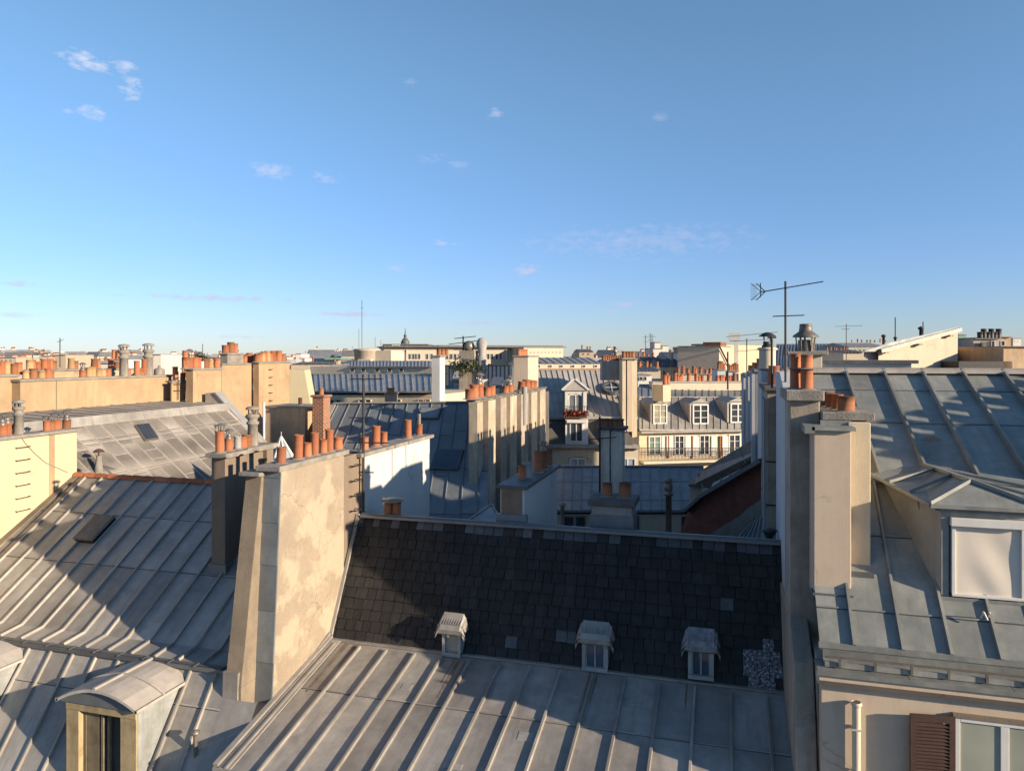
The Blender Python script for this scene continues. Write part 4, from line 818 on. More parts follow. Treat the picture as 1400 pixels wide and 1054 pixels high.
# blue zinc roof with skylights
t = T('house', 'steep zinc roof half in shadow left of the tall pilastered chimney wall, with two skylights', 'house', at(540, 600, 27))
Yt, Yb = 27.0, 22.6; TL, TR = hy(457, 552, Yt), hy(637, 549, Yt); KQ = .94
TR.x = -8.65; BL = Vector((TL.x, Yb, TL.z - KQ * (Yt - Yb))); BR = Vector((-7.3, Yb, TR.z - KQ * (Yt - Yb)))
mb = MB(); n = 12; zroof(mb, TL, TR, BR, BL, [(k + .4) / 13 for k in range(13)], (.27, .55, .85), .035, .04, .04); rr_ = mb.build('roof', ZINCB, t)
MB().beam(TL, TR, .2, .05).beam(TL, BL, .22, .04).build('flashing', ZPALE, rr_)
MB().prism([p_ - Vector((0, 0, .12)) for p_ in (BL, TL, TL + Vector((0, 4, -3.6)), BL + Vector((0, 8.4, 0)), BL + Vector((0, 8.4, -18)), BL + Vector((0, 0, -18)))], (TR.x - TL.x, 0, TR.z - TL.z)).build('wall', OCHRE2, t)
for o_ in (): pass
nQ = Vector((0, -KQ, 1)).normalized()
def onQ(px, py): return hp(px, py, Yt, (TL.z + TR.z) / 2, KQ)
for (pl, pr_x, pt, pb_, gm, lab) in ((588, 627, 617, 643, GLB, 'large dark glazed skylight'), (570, 600, 560, 574, ZINCB, 'raised zinc hatch')):
    a = onQ(pl, pb_); b = onQ(pr_x, pb_); c = onQ(pr_x, pt); Q = [a, Vector((b.x, a.y, a.z)), Vector((b.x, c.y, c.z)), Vector((a.x, c.y, c.z))]
    s = MB().hexa([q - nQ * .1 for q in Q] + [q + nQ * .12 for q in Q]).build('skylight', ZDARK, rr_); s['label'] = lab
    cc = sum(Q, Vector()) / 4; MB().quad(*[q.lerp(cc, .14) + nQ * .125 for q in Q]).build('pane', gm, s)
# lower little zinc piece and glazed ridge in front of the pilastered wall
t = T('glass_canopy', 'small pitched glass canopy at the foot of the pilastered chimney wall', 'canopy', at(660, 715, 21)); mb = MB()
A, B, C, D = at(640, 712, 21), at(672, 690, 21.6), at(688, 716, 20.6), at(655, 730, 20.4)
mb.add([A, B, C, D], [(0, 1, 2), (0, 2, 3)])
mb.build('glazing', glass('lantern_glass'), t); m2 = MB()
for p, q in ((A, B), (B, C), (A, C), (at(648, 708, 21), at(665, 726, 20.6)), (C, D)): m2.beam(p, q, .05, .04)
m2.build('frame', ZINC, t)
# pilastered chimney wall
t, (x0, x1, ya, yb, zt) = xblk('tall weathered chimney wall with cream pilasters and many small pots', 640, 650, 746, -8.5, 545, -9, SHAFT, CAPD, .08, .06)
zt = zt
PIL = mat('weathered_cream', (.50, .42, .31), .95, 0, .16, 1.0, .35, (.27, .22, .17), .75, .8, .4, 40, grain=.12)
edges = [(652, 659.5, PIL), (667, 677, PIL), (684, 692, SHAFT), (697, 706, PIL), (712, 722, SHAFT), (726, 734, PIL), (738, 745, PIL)]
for a, b, m_ in edges:
    ya_, yb_2 = ypx(a, -8.2), ypx(b, -8.2); MB().box(-8.5, -8.18, ya_, yb_2, -9, zt - .10).build('pilaster', m_, t, .01)
MB().cyl((-8.4, ypx(694.5, -8.4), -9), (-8.4, ypx(694.5, -8.4), zt - .2), .09, n=8).cyl((-8.15, ypx(717, -8.15), -2.9), (-8.15, ypx(717, -8.15), -1.3), .12, n=8).build('flue_pipe', GREYR, t)
for (px, r_, h, k_, hat) in ((642, .16, .36, 'plain', None), (648, .16, .5, 'flared', None), (655, .17, .5, 'flared', 'cowl'), (666, .15, .34, 'plain', None), (672, .15, .38, 'plain', None), (691, .14, .3, 'plain', 'wire'), (697, .15, .34, 'flared', 'cowl'), (713, .17, .4, 'tapered', None), (720, .17, .45, 'flared', None), (726, .16, .4, 'plain', None), (731, .14, .35, 'plain', None)):
    pot((-8.6, ypx(px, -8.6), zt), r_, h, t, k_, None, hat)
# chimney with the blue-grey zinc lid behind the slate ridge
t, (x0, x1, ya, yb, zt) = xblk('low chimney with white side, brown front and dark zinc lid behind the slate ridge', 684, 717, 762, -4.0, 664, -5.2, WHITE, ZDARK, .08, .07)
MB().box(x0 + .03, -4.05, ya - .02, ya + .01, -4.6, zt - .1).build('brown_front', BROWN, t)
MB().box(x0 - .06, -3.93, ya - .1, ya + .02, -5.2, -3.3).build('base_flashing', ZINCB, t)
pot((-4.3, ypx(713.5, -4.3), zt), .085, .29, t); pot((-4.2, ypx(721, -4.2), zt), .1, .34, t, 'plain', GREYR)
for px, h in ((736, .5), (743, .45), (750, .42)): pot((-4.15, ypx(px, -4.15), zt), .095, h, t, 'plain', TERRAB if px > 740 else None, 'cowl' if px == 743 else None)
t, (x0, x1, ya, yb, zt) = yblk('squat rendered chimney with a crumbling slab and two dark red pots on the slate ridge', 809, 864, 14.95, .7, 682, -4.2, GREYR, CAPD, .13, .07)
MB().box(x0 - .03, x1 + .03, ya - .03, yb, -4.2, -3.22).build('base_flashing', ZINCB, t)
pot((x0 + .27, 15.3, zt), .1, .28, t, 'plain', TERRAB); pot((x0 + .63, 15.3, zt), .12, .30, t, 'plain', TERRAB)
t, (x0, x1, ya, yb, zt) = yblk('slender twin grey chimney rising behind the squat ridge chimney', 821, 833, 27, .6, 583, -8, mat('beige_grey_render', (.85, .76, .64), .95, 0, .14, 1, .3, (.3, .26, .22), .6, 1, .4, 40, crack=1), CAPD, .12, .08)
p, q = hy(834.5, 583, 27), hy(850, 583, 27); MB().box(p.x, q.x, 27.1, 27.9, -8, zt - .14).build('second_shaft', MATS['beige_grey_render'], t); MB().box(p.x - .03, q.x + .12, 27.0, 28, zt - .14, zt - .04).build('second_cap', CAPD, t)
for k, px in enumerate((823, 829, 836, 842, 848)): pot((hy(px, 583, 27.4).x, 27.4, zt - .04), .13, .3, t, 'flared', TERRAB)
antenna('thin bent aerial mast fixed to the slender twin chimney', (hy(820, 640, 26.8).x, 26.8, -6.0), -2.2, ((-3.0, 1.0, R(5), 5, .15, .1),), r=.035)
# ---------------------------------------------------------------- dark blue roof with windows beneath
class VP:
    """vertical facade plane through two (px, distance) points"""
    def __init__(s, p1, b1, p2, b2):
        s.a = at(p1, HY, b1); s.b = at(p2, HY, b2); s.u = (s.b - s.a).normalized(); s.n = Vector((s.u.y, -s.u.x, 0))
        if s.n.dot(s.a) > 0: s.n = -s.n
    def p(s, px, py, off=0.0):
        a = s.a + s.n * off; r = ray(px, py); return r * (a.dot(s.n) / r.dot(s.n))
    def pane(s, mb, x0, x1, y0, y1, o0, o1):      # box on the plane between offsets
        P = [s.p(x0, y1), s.p(x1, y1), s.p(x1, y0), s.p(x0, y0)]
        z0, z1 = (P[0].z + P[1].z) / 2, (P[2].z + P[3].z) / 2
        A, B = Vector((P[0].x, P[0].y, 0)), Vector((P[1].x, P[1].y, 0)); n = s.n
        mb.hexa([Vector((v.x, v.y, z0)) for v in (A + n * o1, B + n * o1, B + n * o0, A + n * o0)] + [Vector((v.x, v.y, z1)) for v in (A + n * o1, B + n * o1, B + n * o0, A + n * o0)])
    def slab(s, mb, x0, x1, y0, y1, back, off=0.0): s.pane(mb, x0, x1, y0, y1, -back, off)
def window(V, par, x0, x1, y0, y1, gm=None, fm=None, rows=3, off=0.0, t=None, name='window', lab=None, arch=False, cols=2):
    fm = fm or WPAINT; gm = gm or GL; A = V.p(x0, y1, off); B = V.p(x1, y1, off); z0 = (A.z + B.z) / 2; z1 = (V.p(x0, y0, off).z + V.p(x1, y0, off).z) / 2
    A.z = B.z = z0; W = (B - A).length; u = (B - A).normalized(); H = z1 - z0; n = V.n; t = t or W * .08
    def bx(mb, u0, u1, v0, v1, o0, o1):
        P = [A + u * a + n * o for a, o in ((u0, o1), (u1, o1), (u1, o0), (u0, o0))]
        mb.hexa([p + Vector((0, 0, v0)) for p in P] + [p + Vector((0, 0, v1)) for p in P])
    mb = MB(); bx(mb, 0, t, 0, H, 0, .08); bx(mb, W - t, W, 0, H, 0, .08); bx(mb, t, W - t, 0, t, 0, .08); bx(mb, t, W - t, H - t, H, 0, .08)
    if cols > 1:
        for k in range(1, cols): bx(mb, W * k / cols - t * .5, W * k / cols + t * .5, t, H - t, 0, .06)
    for k in range(1, rows): bx(mb, t, W - t, H * k / rows - t * .2, H * k / rows + t * .2, 0, .05)
    o = mb.build(name, fm, par)
    if lab: o['label'] = lab
    mb = MB(); bx(mb, t * .5, W - t * .5, t * .5, H - t * .5, -.02, .015); mb.build('pane', gm, o)
    return o
def house(label, V, x0, x1, ytop, back, m, zb=-24, name='house', cat='house', loc=None, group=None):
    t = T(name, label, cat, V.p((x0 + x1) / 2, ytop), group); mb = MB()
    A, B = V.p(x0, ytop), V.p(x1, ytop); z = (A.z + B.z) / 2; C, D = B - V.n * back, A - V.n * back
    mb.hexa([(p.x, p.y, zb) for p in (A, B, C, D)] + [(A.x, A.y, A.z), (B.x, B.y, B.z), (C.x, C.y, B.z), (D.x, D.y, A.z)]); mb.build('wall', m, t); return t
def vroof(t, V, x0, x1, yb, yt, back, m, nr, seams=(.5,), w=.04, h=.05, x0t=None, x1t=None, off=.1, name='roof', base=0.0, fall=3.0):
    """slope from the facade up and back; the top line is where the pixel rows say, at the depth given"""
    BL, BR = V.p(x0, yb, off - base), V.p(x1, yb, off - base); z = (BL.z + BR.z) / 2
    TL = V.p(x0t or x0, yt, -back); TR = V.p(x1t or x1, yt, -back)
    mb = MB(); zroof(mb, TL, TR, BR, BL, [(k + .5) / nr for k in range(nr)], seams, w, h)
    mb.add([TL, TR, TR - V.n * fall + Vector((0, 0, -fall * .7)), TL - V.n * fall + Vector((0, 0, -fall * .7))], [(0, 1, 2, 3)]); mb.add([BL, TL, TL - V.n * fall + Vector((0, 0, -fall * .7))], [(0, 1, 2)]); mb.add([BR, TR, TR - V.n * fall + Vector((0, 0, -fall * .7))], [(0, 1, 2)])
    o = mb.build(name, m, t); MB().beam(BL, BR, .14, .1, (0, 0, 1), -.08).beam(TL, TR, .16, .05).build('gutter', m, o); return o, (TL, TR, BR, BL)
V = VP(745, 28.4, 975, 27.0)
t = house('low house with a dark blue zinc roof and small windows just behind the slate ridge', V, 745, 975, 703, 7, CREAM2)
vroof(t, V, 748, 968, 697, 638, 4.6, ZINCB, 16, (.38, .8), .035, .04, x0t=752, x1t=962)
for a, b in ((771, 785), (787, 801), (866, 874), (931, 944)): window(V, t, a, b, 705, 724, rows=1, fm=GREYR, cols=1)
t = T('vent_pipe', 'tall thin vent pipe with a bulbous head on the dark blue roof', 'vent', at(914, 730, 25)); c = at(914, 728, 25); mb = MB(); mb.lathe(c, [(.1, 0), (.1, 1.25), (.16, 1.27), (.16, 1.33), (.09, 1.36), (.14, 1.45), (.14, 1.62), (.08, 1.66), (.12, 1.7), (.12, 1.82), (0, 1.86)], 12); mb.build('pipe', METAL, t)
t = T('vent_pipe', 'short pale vent pipe beside the white side of the zinc lidded chimney', 'vent', at(770, 725, 22)); c = at(769, 722, 22); MB().lathe(c, [(.06, 0), (.06, .65), (.1, .67), (.1, .74), (0, .76)], 10).build('pipe', CAPC, t)
# dark red slope group at the foot of the right party wall
t = T('gable_wall', 'dark red roughcast gable wall with sloping top left of the right party wall', 'wall', at(1000, 740, 18))
MB().prism([at(928, 735, 20), at(940, 700, 20), at(962, 682, 19.6), at(1047, 632, 18), at(1047, 760, 18), at(960, 770, 19.5)], (.25, .5, 0)).build('body', REDW, t)
MB().beam(at(940, 700, 19.9), at(962, 681, 19.5), .35, .08).beam(at(962, 681, 19.5), at(1047, 631, 17.9), .4, .1).build('coping', ZDARK, t)
t = T('low_wall', 'rubble faced low wall with sloping top in front of the dark red gable', 'wall', at(1000, 745, 17))
MB().prism([at(945, 745, 17.6), at(1010, 706, 17), at(1020, 697, 16.9), at(1048, 676, 16.6), at(1048, 770, 16.6), at(945, 770, 17.6)], (.2, .4, 0)).build('body', RUBBLE, t)
t = T('lean_to_roof', 'small dark ribbed zinc lean-to at the foot of the rubble wall', 'roof', at(1030, 735, 16.2)); mb = MB()
zroof(mb, at(1022, 720, 16.6), at(1048, 702, 16.2), at(1050, 750, 15.7), at(992, 748, 16.2), [.15, .3, .45, .6, .75, .9], (), .03, .03); mb.build('roof', ZINCB, t)
t = T('parapet', 'sloping grey zinc covered parapet crossing in front of the cream terrace', 'parapet', at(1000, 630, 22))
MB().prism([at(950, 661, 23), at(953, 646, 23), at(1049, 589, 20.5), at(1056, 609, 20.5), at(968, 668, 23)], (.25, .45, 0)).build('body', ZINC, t)
mb = MB()
for k in (.0, .6, 1.0): mb.beam(at(953 + 96 * k, 646 - 57 * k, 22.95 - 2.5 * k), at(962 + 94 * k, 668 - 60 * k, 22.95 - 2.5 * k), .05, .05, (0, -1, 0))
mb.build('seams', ZLITE, t)
t = T('wall_pier', 'pale rendered pier in three blocks right of the dark blue roof', 'pier', at(950, 700, 24)); MB().hexa([at(943, 740, 24), at(960, 740, 24), at(960, 740, 25), at(943, 740, 25), at(943, 655, 24), at(960, 655, 24), at(960, 655, 25), at(943, 655, 25)]).build('body', CREAM2, t)
MB().box(*(lambda p, q: (p.x - .03, q.x + .03, p.y - .1, p.y + .2))(at(943, 700, 24), at(960, 700, 24)), at(943, 663, 24).z - .03, at(943, 663, 24).z + .03).build('joint', ZDARK, t)
t = T('lean_to_roof', 'small blue zinc lean-to tucked under the sloping parapet', 'roof', at(985, 665, 21)); mb = MB()
zroof(mb, at(975, 660, 21.6), at(1015, 640, 20.6), at(1003, 668, 20), at(960, 694, 21), [.3, .6, .9], (), .03, .03); mb.build('roof', ZINCB, t)
# ================================================================ BEYOND: streets of houses
# beige house left of centre
V = VP(415, 42, 596, 39)
t = house('long cream house with a grey zinc roof behind the brick chimney', V, 415, 596, 540, 9, CREAM)
vroof(t, V, 420, 594, 535, 512, 6.5, ZINC, 22, (), .05, .05, x0t=418, x1t=592)
for a, b in ((450, 458), (460, 467), (491, 499), (500, 508), (543, 549), (572, 580), (582, 589)): window(V, t, a, b, 546, 553, rows=1, fm=CREAM2, cols=1)
s, (x0, x1, ya, yb, zt) = yblk('small weathered chimney against the cream house, with one squat pot', 526, 538, 35.5, .5, 537, -8, SHAFT); pot(((x0 + x1) / 2, 35.7, zt), .2, .25, s, 'flared')
t = stack('slim bright white chimney wall right of the cream house', *[f(at(590, 487, 37)) for f in (lambda v: v.x, lambda v: v.x + .45)], at(590, 487, 37).y, at(590, 487, 37).y + .7, -8, -.05, WHITE)
for k in range(3): pot((at(592, 487, 37).x + .2, at(592, 487, 37).y + .3 + k * .5, .02), .12, .35, t, 'plain', TERRAB)
V = VP(470, 66, 600, 62)
t = house('pale long house with a row of tiny square windows behind the cream house', V, 424, 596, 501, 10, CREAM2)
vroof(t, V, 478, 590, 501, 494, 5, ZINC, 24, (), .06, .05)
for px in (479, 494, 513, 530, 546): window(V, t, px, px + 6, 503.5, 508, rows=1, fm=CREAM2, cols=1)
# dark shaded house with two dormers
V = VP(603, 50, 702, 47.5)
t = house('dark shaded house with two small dormers between white walls', V, 600, 700, 540, 5.8, mat('shaded_wall', (.12, .105, .09), .95, 0, .3, .6, .2, (.06, .055, .05), .5, .5, .3, 30))  # dark wall colour carries the shade this house stands in
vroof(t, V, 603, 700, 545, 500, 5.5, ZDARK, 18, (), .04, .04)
for (a, b, yt_, yb_, lab) in ((619, 638, 508, 550, 'pale louvred dormer'), (671, 690, 517, 542, 'shaded dormer')):
    mb = MB(); V.pane(mb, a, b, yt_ + 12, yb_, -3, .3); d = mb.build('dormer', GREYR if a < 650 else ZINCB, t); d['label'] = lab
    P = [V.p(a - 1, yt_ + 12, .45), V.p(b + 1, yt_ + 12, .45), V.p(b - 2, yt_, -1.2), V.p(a + 3, yt_, -1.2)]; MB().prism(P, (0, 0, .08)).build('dormer_roof', ZPALE if a < 650 else ZINCB, d)
    window(V, d, a + 3, b - 2, yt_ + 17, yb_ - 1, glass('louvre_pane', (.3, .31, .31), .4) if a < 650 else GLB, off=.32, rows=1, cols=1, name='window')
t = T('roof_shrub', 'dark bushy plants on the shaded terrace behind the pilastered wall pots', 'shrub', at(640, 505, 45)); mb = MB()
for k in range(380):
    c = at(rnd.gauss(634, 12), rnd.gauss(501, 5), 45 + rnd.uniform(-1, 1)); d = Vector((rnd.uniform(-1, 1), rnd.uniform(-1, 1), rnd.uniform(-1, 1))).normalized() * .12; e_ = d.cross(Vector((rnd.random(), rnd.random(), 1))).normalized() * .07; mb.quad(c - d, c + e_, c + d, c - e_)
mb.build('foliage', LEAF, t)
t = stack('pale tall chimney wall right of the shaded house', at(702, 487, 44).x, at(702, 487, 44).x + .9, at(702, 487, 44).y, at(702, 487, 44).y + 2.5, -8, -.05, PINK)
for k in range(4): pot((at(708, 487, 44).x, at(705, 487, 44).y + .3 + k * .5, .02), .14, .4, t, 'flared')
t = T('chimney_cluster', 'grey cement stack with a silver cowl at the foot of the middle aerial', 'chimney', at(640, 500, 46)); p = at(641, 520, 46)
MB().box(p.x - .5, p.x + .5, p.y - .4, p.y + .4, -3.5, .35).build('body', SHAFT, t); MB().lathe((p.x, p.y, .35), [(.25, 0), (.38, .2), (.3, .5), (.1, .6), (0, .62)], 12).build('cowl', METAL, t); MB().lathe((p.x + .85, p.y, -1.4), [(.25, 0), (.33, 1.3), (.2, 1.5), (.36, 2.2), (.2, 2.5), (0, 2.55)], 12).build('tall_cowl', GREYR, t)
antenna('branching aerial above the grey cement stack in the middle', (p.x - .3, p.y - .2, -.2), 1.25, ((1.15, 1.3, R(10), 7, .35, .1), (.85, 2.2, R(15), 8, .3, .12), (.4, 1.0, R(190), 5, .3, 0)), r=.05)
# central mansard house
V = VP(742, 54.5, 874, 54)
t = house('mansard house with an arched dormer and a red flower box', V, 742, 873, 611, 12, CREAM2)
mb = MB(); V.pane(mb, 742, 874, 607.5, 611.5, 0, .5); V.pane(mb, 742, 874, 611.5, 613.5, 0, .25); mb.build('cornice', GREYR, t)
mb = MB(); mb.add([V.p(742, 607.5, .02), V.p(872, 607.5, .02), V.p(871, 572, -.7), V.p(742, 572, -.7)], [(0, 1, 2, 3)]); mb.build('slate_slope', SLT2, t)
o, cn = vroof(t, V, 742, 872, 571.5, 506, 6.5, ZPALE, 17, (.5,), .06, .06, x0t=728, x1t=857, off=-.6, name='zinc_slope')
mb = MB(); V.pane(mb, 742, 872, 570, 573, -.8, -.5); mb.build('trim', ZLITE, t)
# arched dormer
mb = MB(); V.pane(mb, 771.5, 802.5, 533, 571, -5, -.35); d = mb.build('dormer', ZPALE, t); d['label'] = 'dormer with arched french window'
A, B, C_ = V.p(769, 534, -.2), V.p(804.5, 534, -.2), V.p(786, 519, -.2)
MB().prism([A, B, C_], -V.n * 4.5).build('pediment', ZPALE, d); mb = MB(); mb.beam(A, C_, .15, .14); mb.beam(C_, B, .15, .14); mb.build('moulding', WPAINT, d)
mb = MB(); V.pane(mb, 772.5, 776.5, 536, 571, -.35, -.15); V.pane(mb, 797.5, 801.5, 536, 571, -.35, -.15); V.pane(mb, 776.5, 797.5, 536, 538.5, -.35, -.2); mb.build('surround', WPAINT, d)
window(V, d, 777, 797, 539, 571, glass('arched_pane', (.12, .13, .14), .1), off=-.34, rows=1)
mb = MB(); c = V.p(787, 546, -.22); rr = (V.p(797, 546, -.22) - V.p(777, 546, -.22)).length / 2
for k in range(8):
    for sgn in (1,):
        a0, a1 = math.pi * k / 8, math.pi * (k + 1) / 8; z_ = V.p(787, 546).z
        f = lambda a, r_: c + V.u * (math.cos(a) * r_) + Vector((0, 0, math.sin(a) * r_ * .75)); mb.quad(f(a0, rr), f(a1, rr), f(a1, rr * 1.25), f(a0, rr * 1.25), .5)
mb.build('arch', WPAINT, d)
mb = MB(); V.pane(mb, 771, 802, 566, 571, -.3, .15); fb = mb.build('flower_box', TERRAB, d); mb = MB()
for k in range(260):
    c = V.p(rnd.uniform(771, 802), rnd.uniform(562.5, 568), rnd.uniform(-.2, .25)); e_ = Vector((rnd.uniform(-1, 1), rnd.uniform(-1, 1), rnd.uniform(-1, 1))).normalized() * .12; f_ = e_.cross(Vector((.3, 1, .2))).normalized() * .1; mb.quad(c - e_, c + f_, c + e_, c - f_)
mb.build('flowers', FLOWER, fb)
mb = MB()
for px in range(772, 803, 3): mb.cyl(V.p(px, 570, .2), V.p(px, 556, .2), .02, n=4)
mb.beam(V.p(771, 556, .2), V.p(802, 556, .2), .04, .04); mb.build('railing', DARKM, d)
for (a, b) in ((773, 804), (823, 853)):
    mb = MB(); V.pane(mb, a, b, 573.5, 607, -1, .08); d = mb.build('dormer', WPAINT, t); window(V, d, a + 6, b - 7, 578, 604, off=.1, rows=1)
    mb = MB(); V.pane(mb, a + 2, b - 2, 574, 577.5, 0, .35); mb.build('hood', WPAINT, d)
for a in (779, 847): window(V, t, a, a + 22, 626, 648, glass('blue_curtain', (.2, .24, .3), .2), off=.02, rows=1, fm=WPAINT); 
mb = MB(); c = V.p(790, 632, .1)
for k in range(10):
    a0, a1 = .35 + (math.pi - .7) * k / 10, .35 + (math.pi - .7) * (k + 1) / 10; f = lambda a, r_: c + V.u * math.cos(a) * r_ + Vector((0, 0, math.sin(a) * r_ * .5)); P = [f(a0, .95), f(a1, .95), f(a1, 1.12), f(a0, 1.12)]; mb.prism(P, V.n * .06)
mb.build('window_arch', CREAM2, t)
# oval window in the zinc slope
TL, TR, BR, BL = cn; nz_ = (TR - BR).cross(BR - BL).normalized(); nz_ = -nz_ if nz_.z < 0 else nz_
r = ray(836, 533); c = r * (BL.dot(nz_) / r.dot(nz_)); uu = (TR - TL).normalized(); vv = (TR - BR).normalized(); mb = MB(); g_ = MB(); ring_ = [(math.cos(k * math.tau / 14), math.sin(k * math.tau / 14)) for k in range(14)]
for k in range(14):
    (a, b), (e, f) = ring_[k], ring_[(k + 1) % 14]; mb.prism([c + uu * a * .55 + vv * b * .65, c + uu * e * .55 + vv * f * .65, c + uu * e * .72 + vv * f * .85, c + uu * a * .72 + vv * b * .85], nz_ * .3)
g_.add([c + uu * a * .56 + vv * b * .66 + nz_ * .2 for a, b in ring_], [tuple(range(14))]); ov = mb.build('oval_skylight', ZDARK, t); g_.build('pane', GLB, ov)
mb = MB(); mb.beam(c - uu * .5 + nz_ * .22, c + uu * .5 + nz_ * .22, .05, .04); mb.beam(c - vv * .6 + nz_ * .22, c + vv * .6 + nz_ * .22, .05, .04); mb.build('bars', WPAINT, ov)
Vc = VP(851, 54.2, 874, 54.2); s = T('chimney_stack', 'tall pink twin chimney between the mansard house and the cream terrace', 'chimney', Vc.p(862, 600), 'chimney stacks'); mb = MB(); Vc.pane(mb, 851, 856, 491, 590, -1.6, 0); mb.build('left_shaft', CREAM, s); mb = MB(); Vc.pane(mb, 857.2, 864, 491, 590, -1.6, .05); mb.build('middle_shaft', PINK, s); mb = MB(); Vc.pane(mb, 864.2, 871, 491, 640, -1.6, 0); mb.build('right_shaft', CREAM, s)
mb = MB(); Vc.pane(mb, 850, 872, 489.5, 491.5, -2.5, .2); mb.build('cap', CAPC, s)
for px in (853, 857, 861, 865): p = Vc.p(px, 489.5, -.6); pot(p, .16, .5, s, 'flared', TERRAB)
# long low chimney wall to its left with tiny pots
Vc = VP(823, 56, 852, 56); s = T('chimney_wall', 'low shaded chimney wall with a row of tiny red pots left of the tall pink chimney', 'chimney wall', Vc.p(838, 505), 'chimney walls'); mb = MB(); Vc.pane(mb, 823, 850, 493, 520, -1.2, 0); mb.build('body', GREYR, s)
for k in range(9): p = Vc.p(825 + k * 3, 493, -.5); pot(p, .13, .38, s, 'flared', TERRAB)
p = Vc.p(841, 493, -.5); MB().lathe(p, [(.1, 0), (.1, .6), (.28, .65), (.12, .8), (.12, .95), (.25, 1.0), (0, 1.1)], 10).build('chimney_cowl', METAL, s)
# cream terrace
V = VP(874, 56, 1020, 57.6)
t = house('cream terrace with three white dormers, tall windows and an iron balcony', V, 874, 1019, 590, 12, CREAM)
o1, cn = vroof(t, V, 874, 1019, 587, 543, 3.0, ZINC, 15, (), .05, .06, name='mansard_slope', off=.25)
o2, cn2 = vroof(t, V, 874, 1019, 543, 526, 7.2, ZINCB, 16, (), .05, .06, base=3.3, name='upper_slope', off=.25)
mb = MB(); V.pane(mb, 874, 1019, 587.5, 590.5, 0, .5); mb.build('cornice', GREYR, t)
for (a, b, yt_, yb_, gm) in ((892, 912.5, 545, 579, GLC), (946, 969, 545, 579.5, GL), (997.5, 1020, 543.5, 577.5, GL)):
    mb = MB(); V.pane(mb, a, b, yt_ + 6, yb_, -3.2, -.35); d = mb.build('dormer', ZPALE, t)
    A, B, C_ = V.p(a - 2, yt_ + 6, -.2), V.p(b + 2, yt_ + 6, -.2), V.p((a + b) / 2, yt_, -.2); MB().prism([A, B, C_], -V.n * 3.5).build('pediment', ZINC, d)
    window(V, d, a + .7, b - .7, yt_ + 7.5, yb_ + .5, gm, off=-.33, rows=3)
for (a, b, gm) in ((886.5, 903, glass('green_curtain', (.12, .17, .15), .2)), (922, 935, GL), (956, 969.5, GL), (996, 1012, GL)):
    window(V, t, a, b, 596 - (a - 880) * .02, 622.5 - (a - 880) * .01, gm, off=.02, rows=3)
mb = MB()
for (a, b) in ((904, 908), (911, 920), (936.5, 944), (947, 955), (972, 978), (987, 995)): mb = MB(); V.pane(mb, a, b, 596, 623, .02, .10); mb.build('shutter', WPAINT, t)
for a in (913.5, 946, 984): mb = MB(); V.pane(mb, a - .8, a + .8, 596, 626, 0, .12); mb.build('downpipe', TERRAB, t)
mb = MB(); V.pane(mb, 874, 1019, 627, 630, 0, 1.0); V.pane(mb, 874, 1019, 632, 633.5, 0, .5); mb.build('balcony_slab', CREAM2, t)
mb = MB()
for k in range(74): px = 875 + k * 1.95; mb.cyl(V.p(px, 627, .95), V.p(px, 613, .95), .018, n=4)
mb.beam(V.p(874, 613, .95), V.p(1019, 613, .95), .05, .05); mb.beam(V.p(874, 616, .95), V.p(1019, 616, .95), .03, .03); mb.build('balcony_rail', DARKM, t)
Vc = VP(905, 55, 919, 55.3); s = T('chimney_stack', 'small square cream chimney standing on the cream terrace roof', 'chimney', Vc.p(911, 548), 'chimney stacks'); mb = MB(); Vc.pane(mb, 906.5, 917, 526.5, 549, -1.5, 0); mb.build('body', CREAM, s)
for px in (909, 913): pot(Vc.p(px, 526.5, -.5), .17, .75, s, 'flared')
Vc = VP(880, 62, 1020, 63); s = T('chimney_wall', 'long low white wall behind the cream terrace roof with scattered pots', 'wall', Vc.p(950, 530), 'chimney walls'); mb = MB(); Vc.pane(mb, 892, 1020, 523, 534, -1, 0); mb.build('body', CREAM2, s); mb = MB(); Vc.pane(mb, 892, 1020, 521.5, 523, -1.1, .1); mb.build('cap', ZINC, s)
for k in range(20):
    px = rnd.uniform(905, 1018); pot(Vc.p(px, 521.5, -.5), .17, rnd.uniform(.35, .75), s, rnd.choice(KINDS))
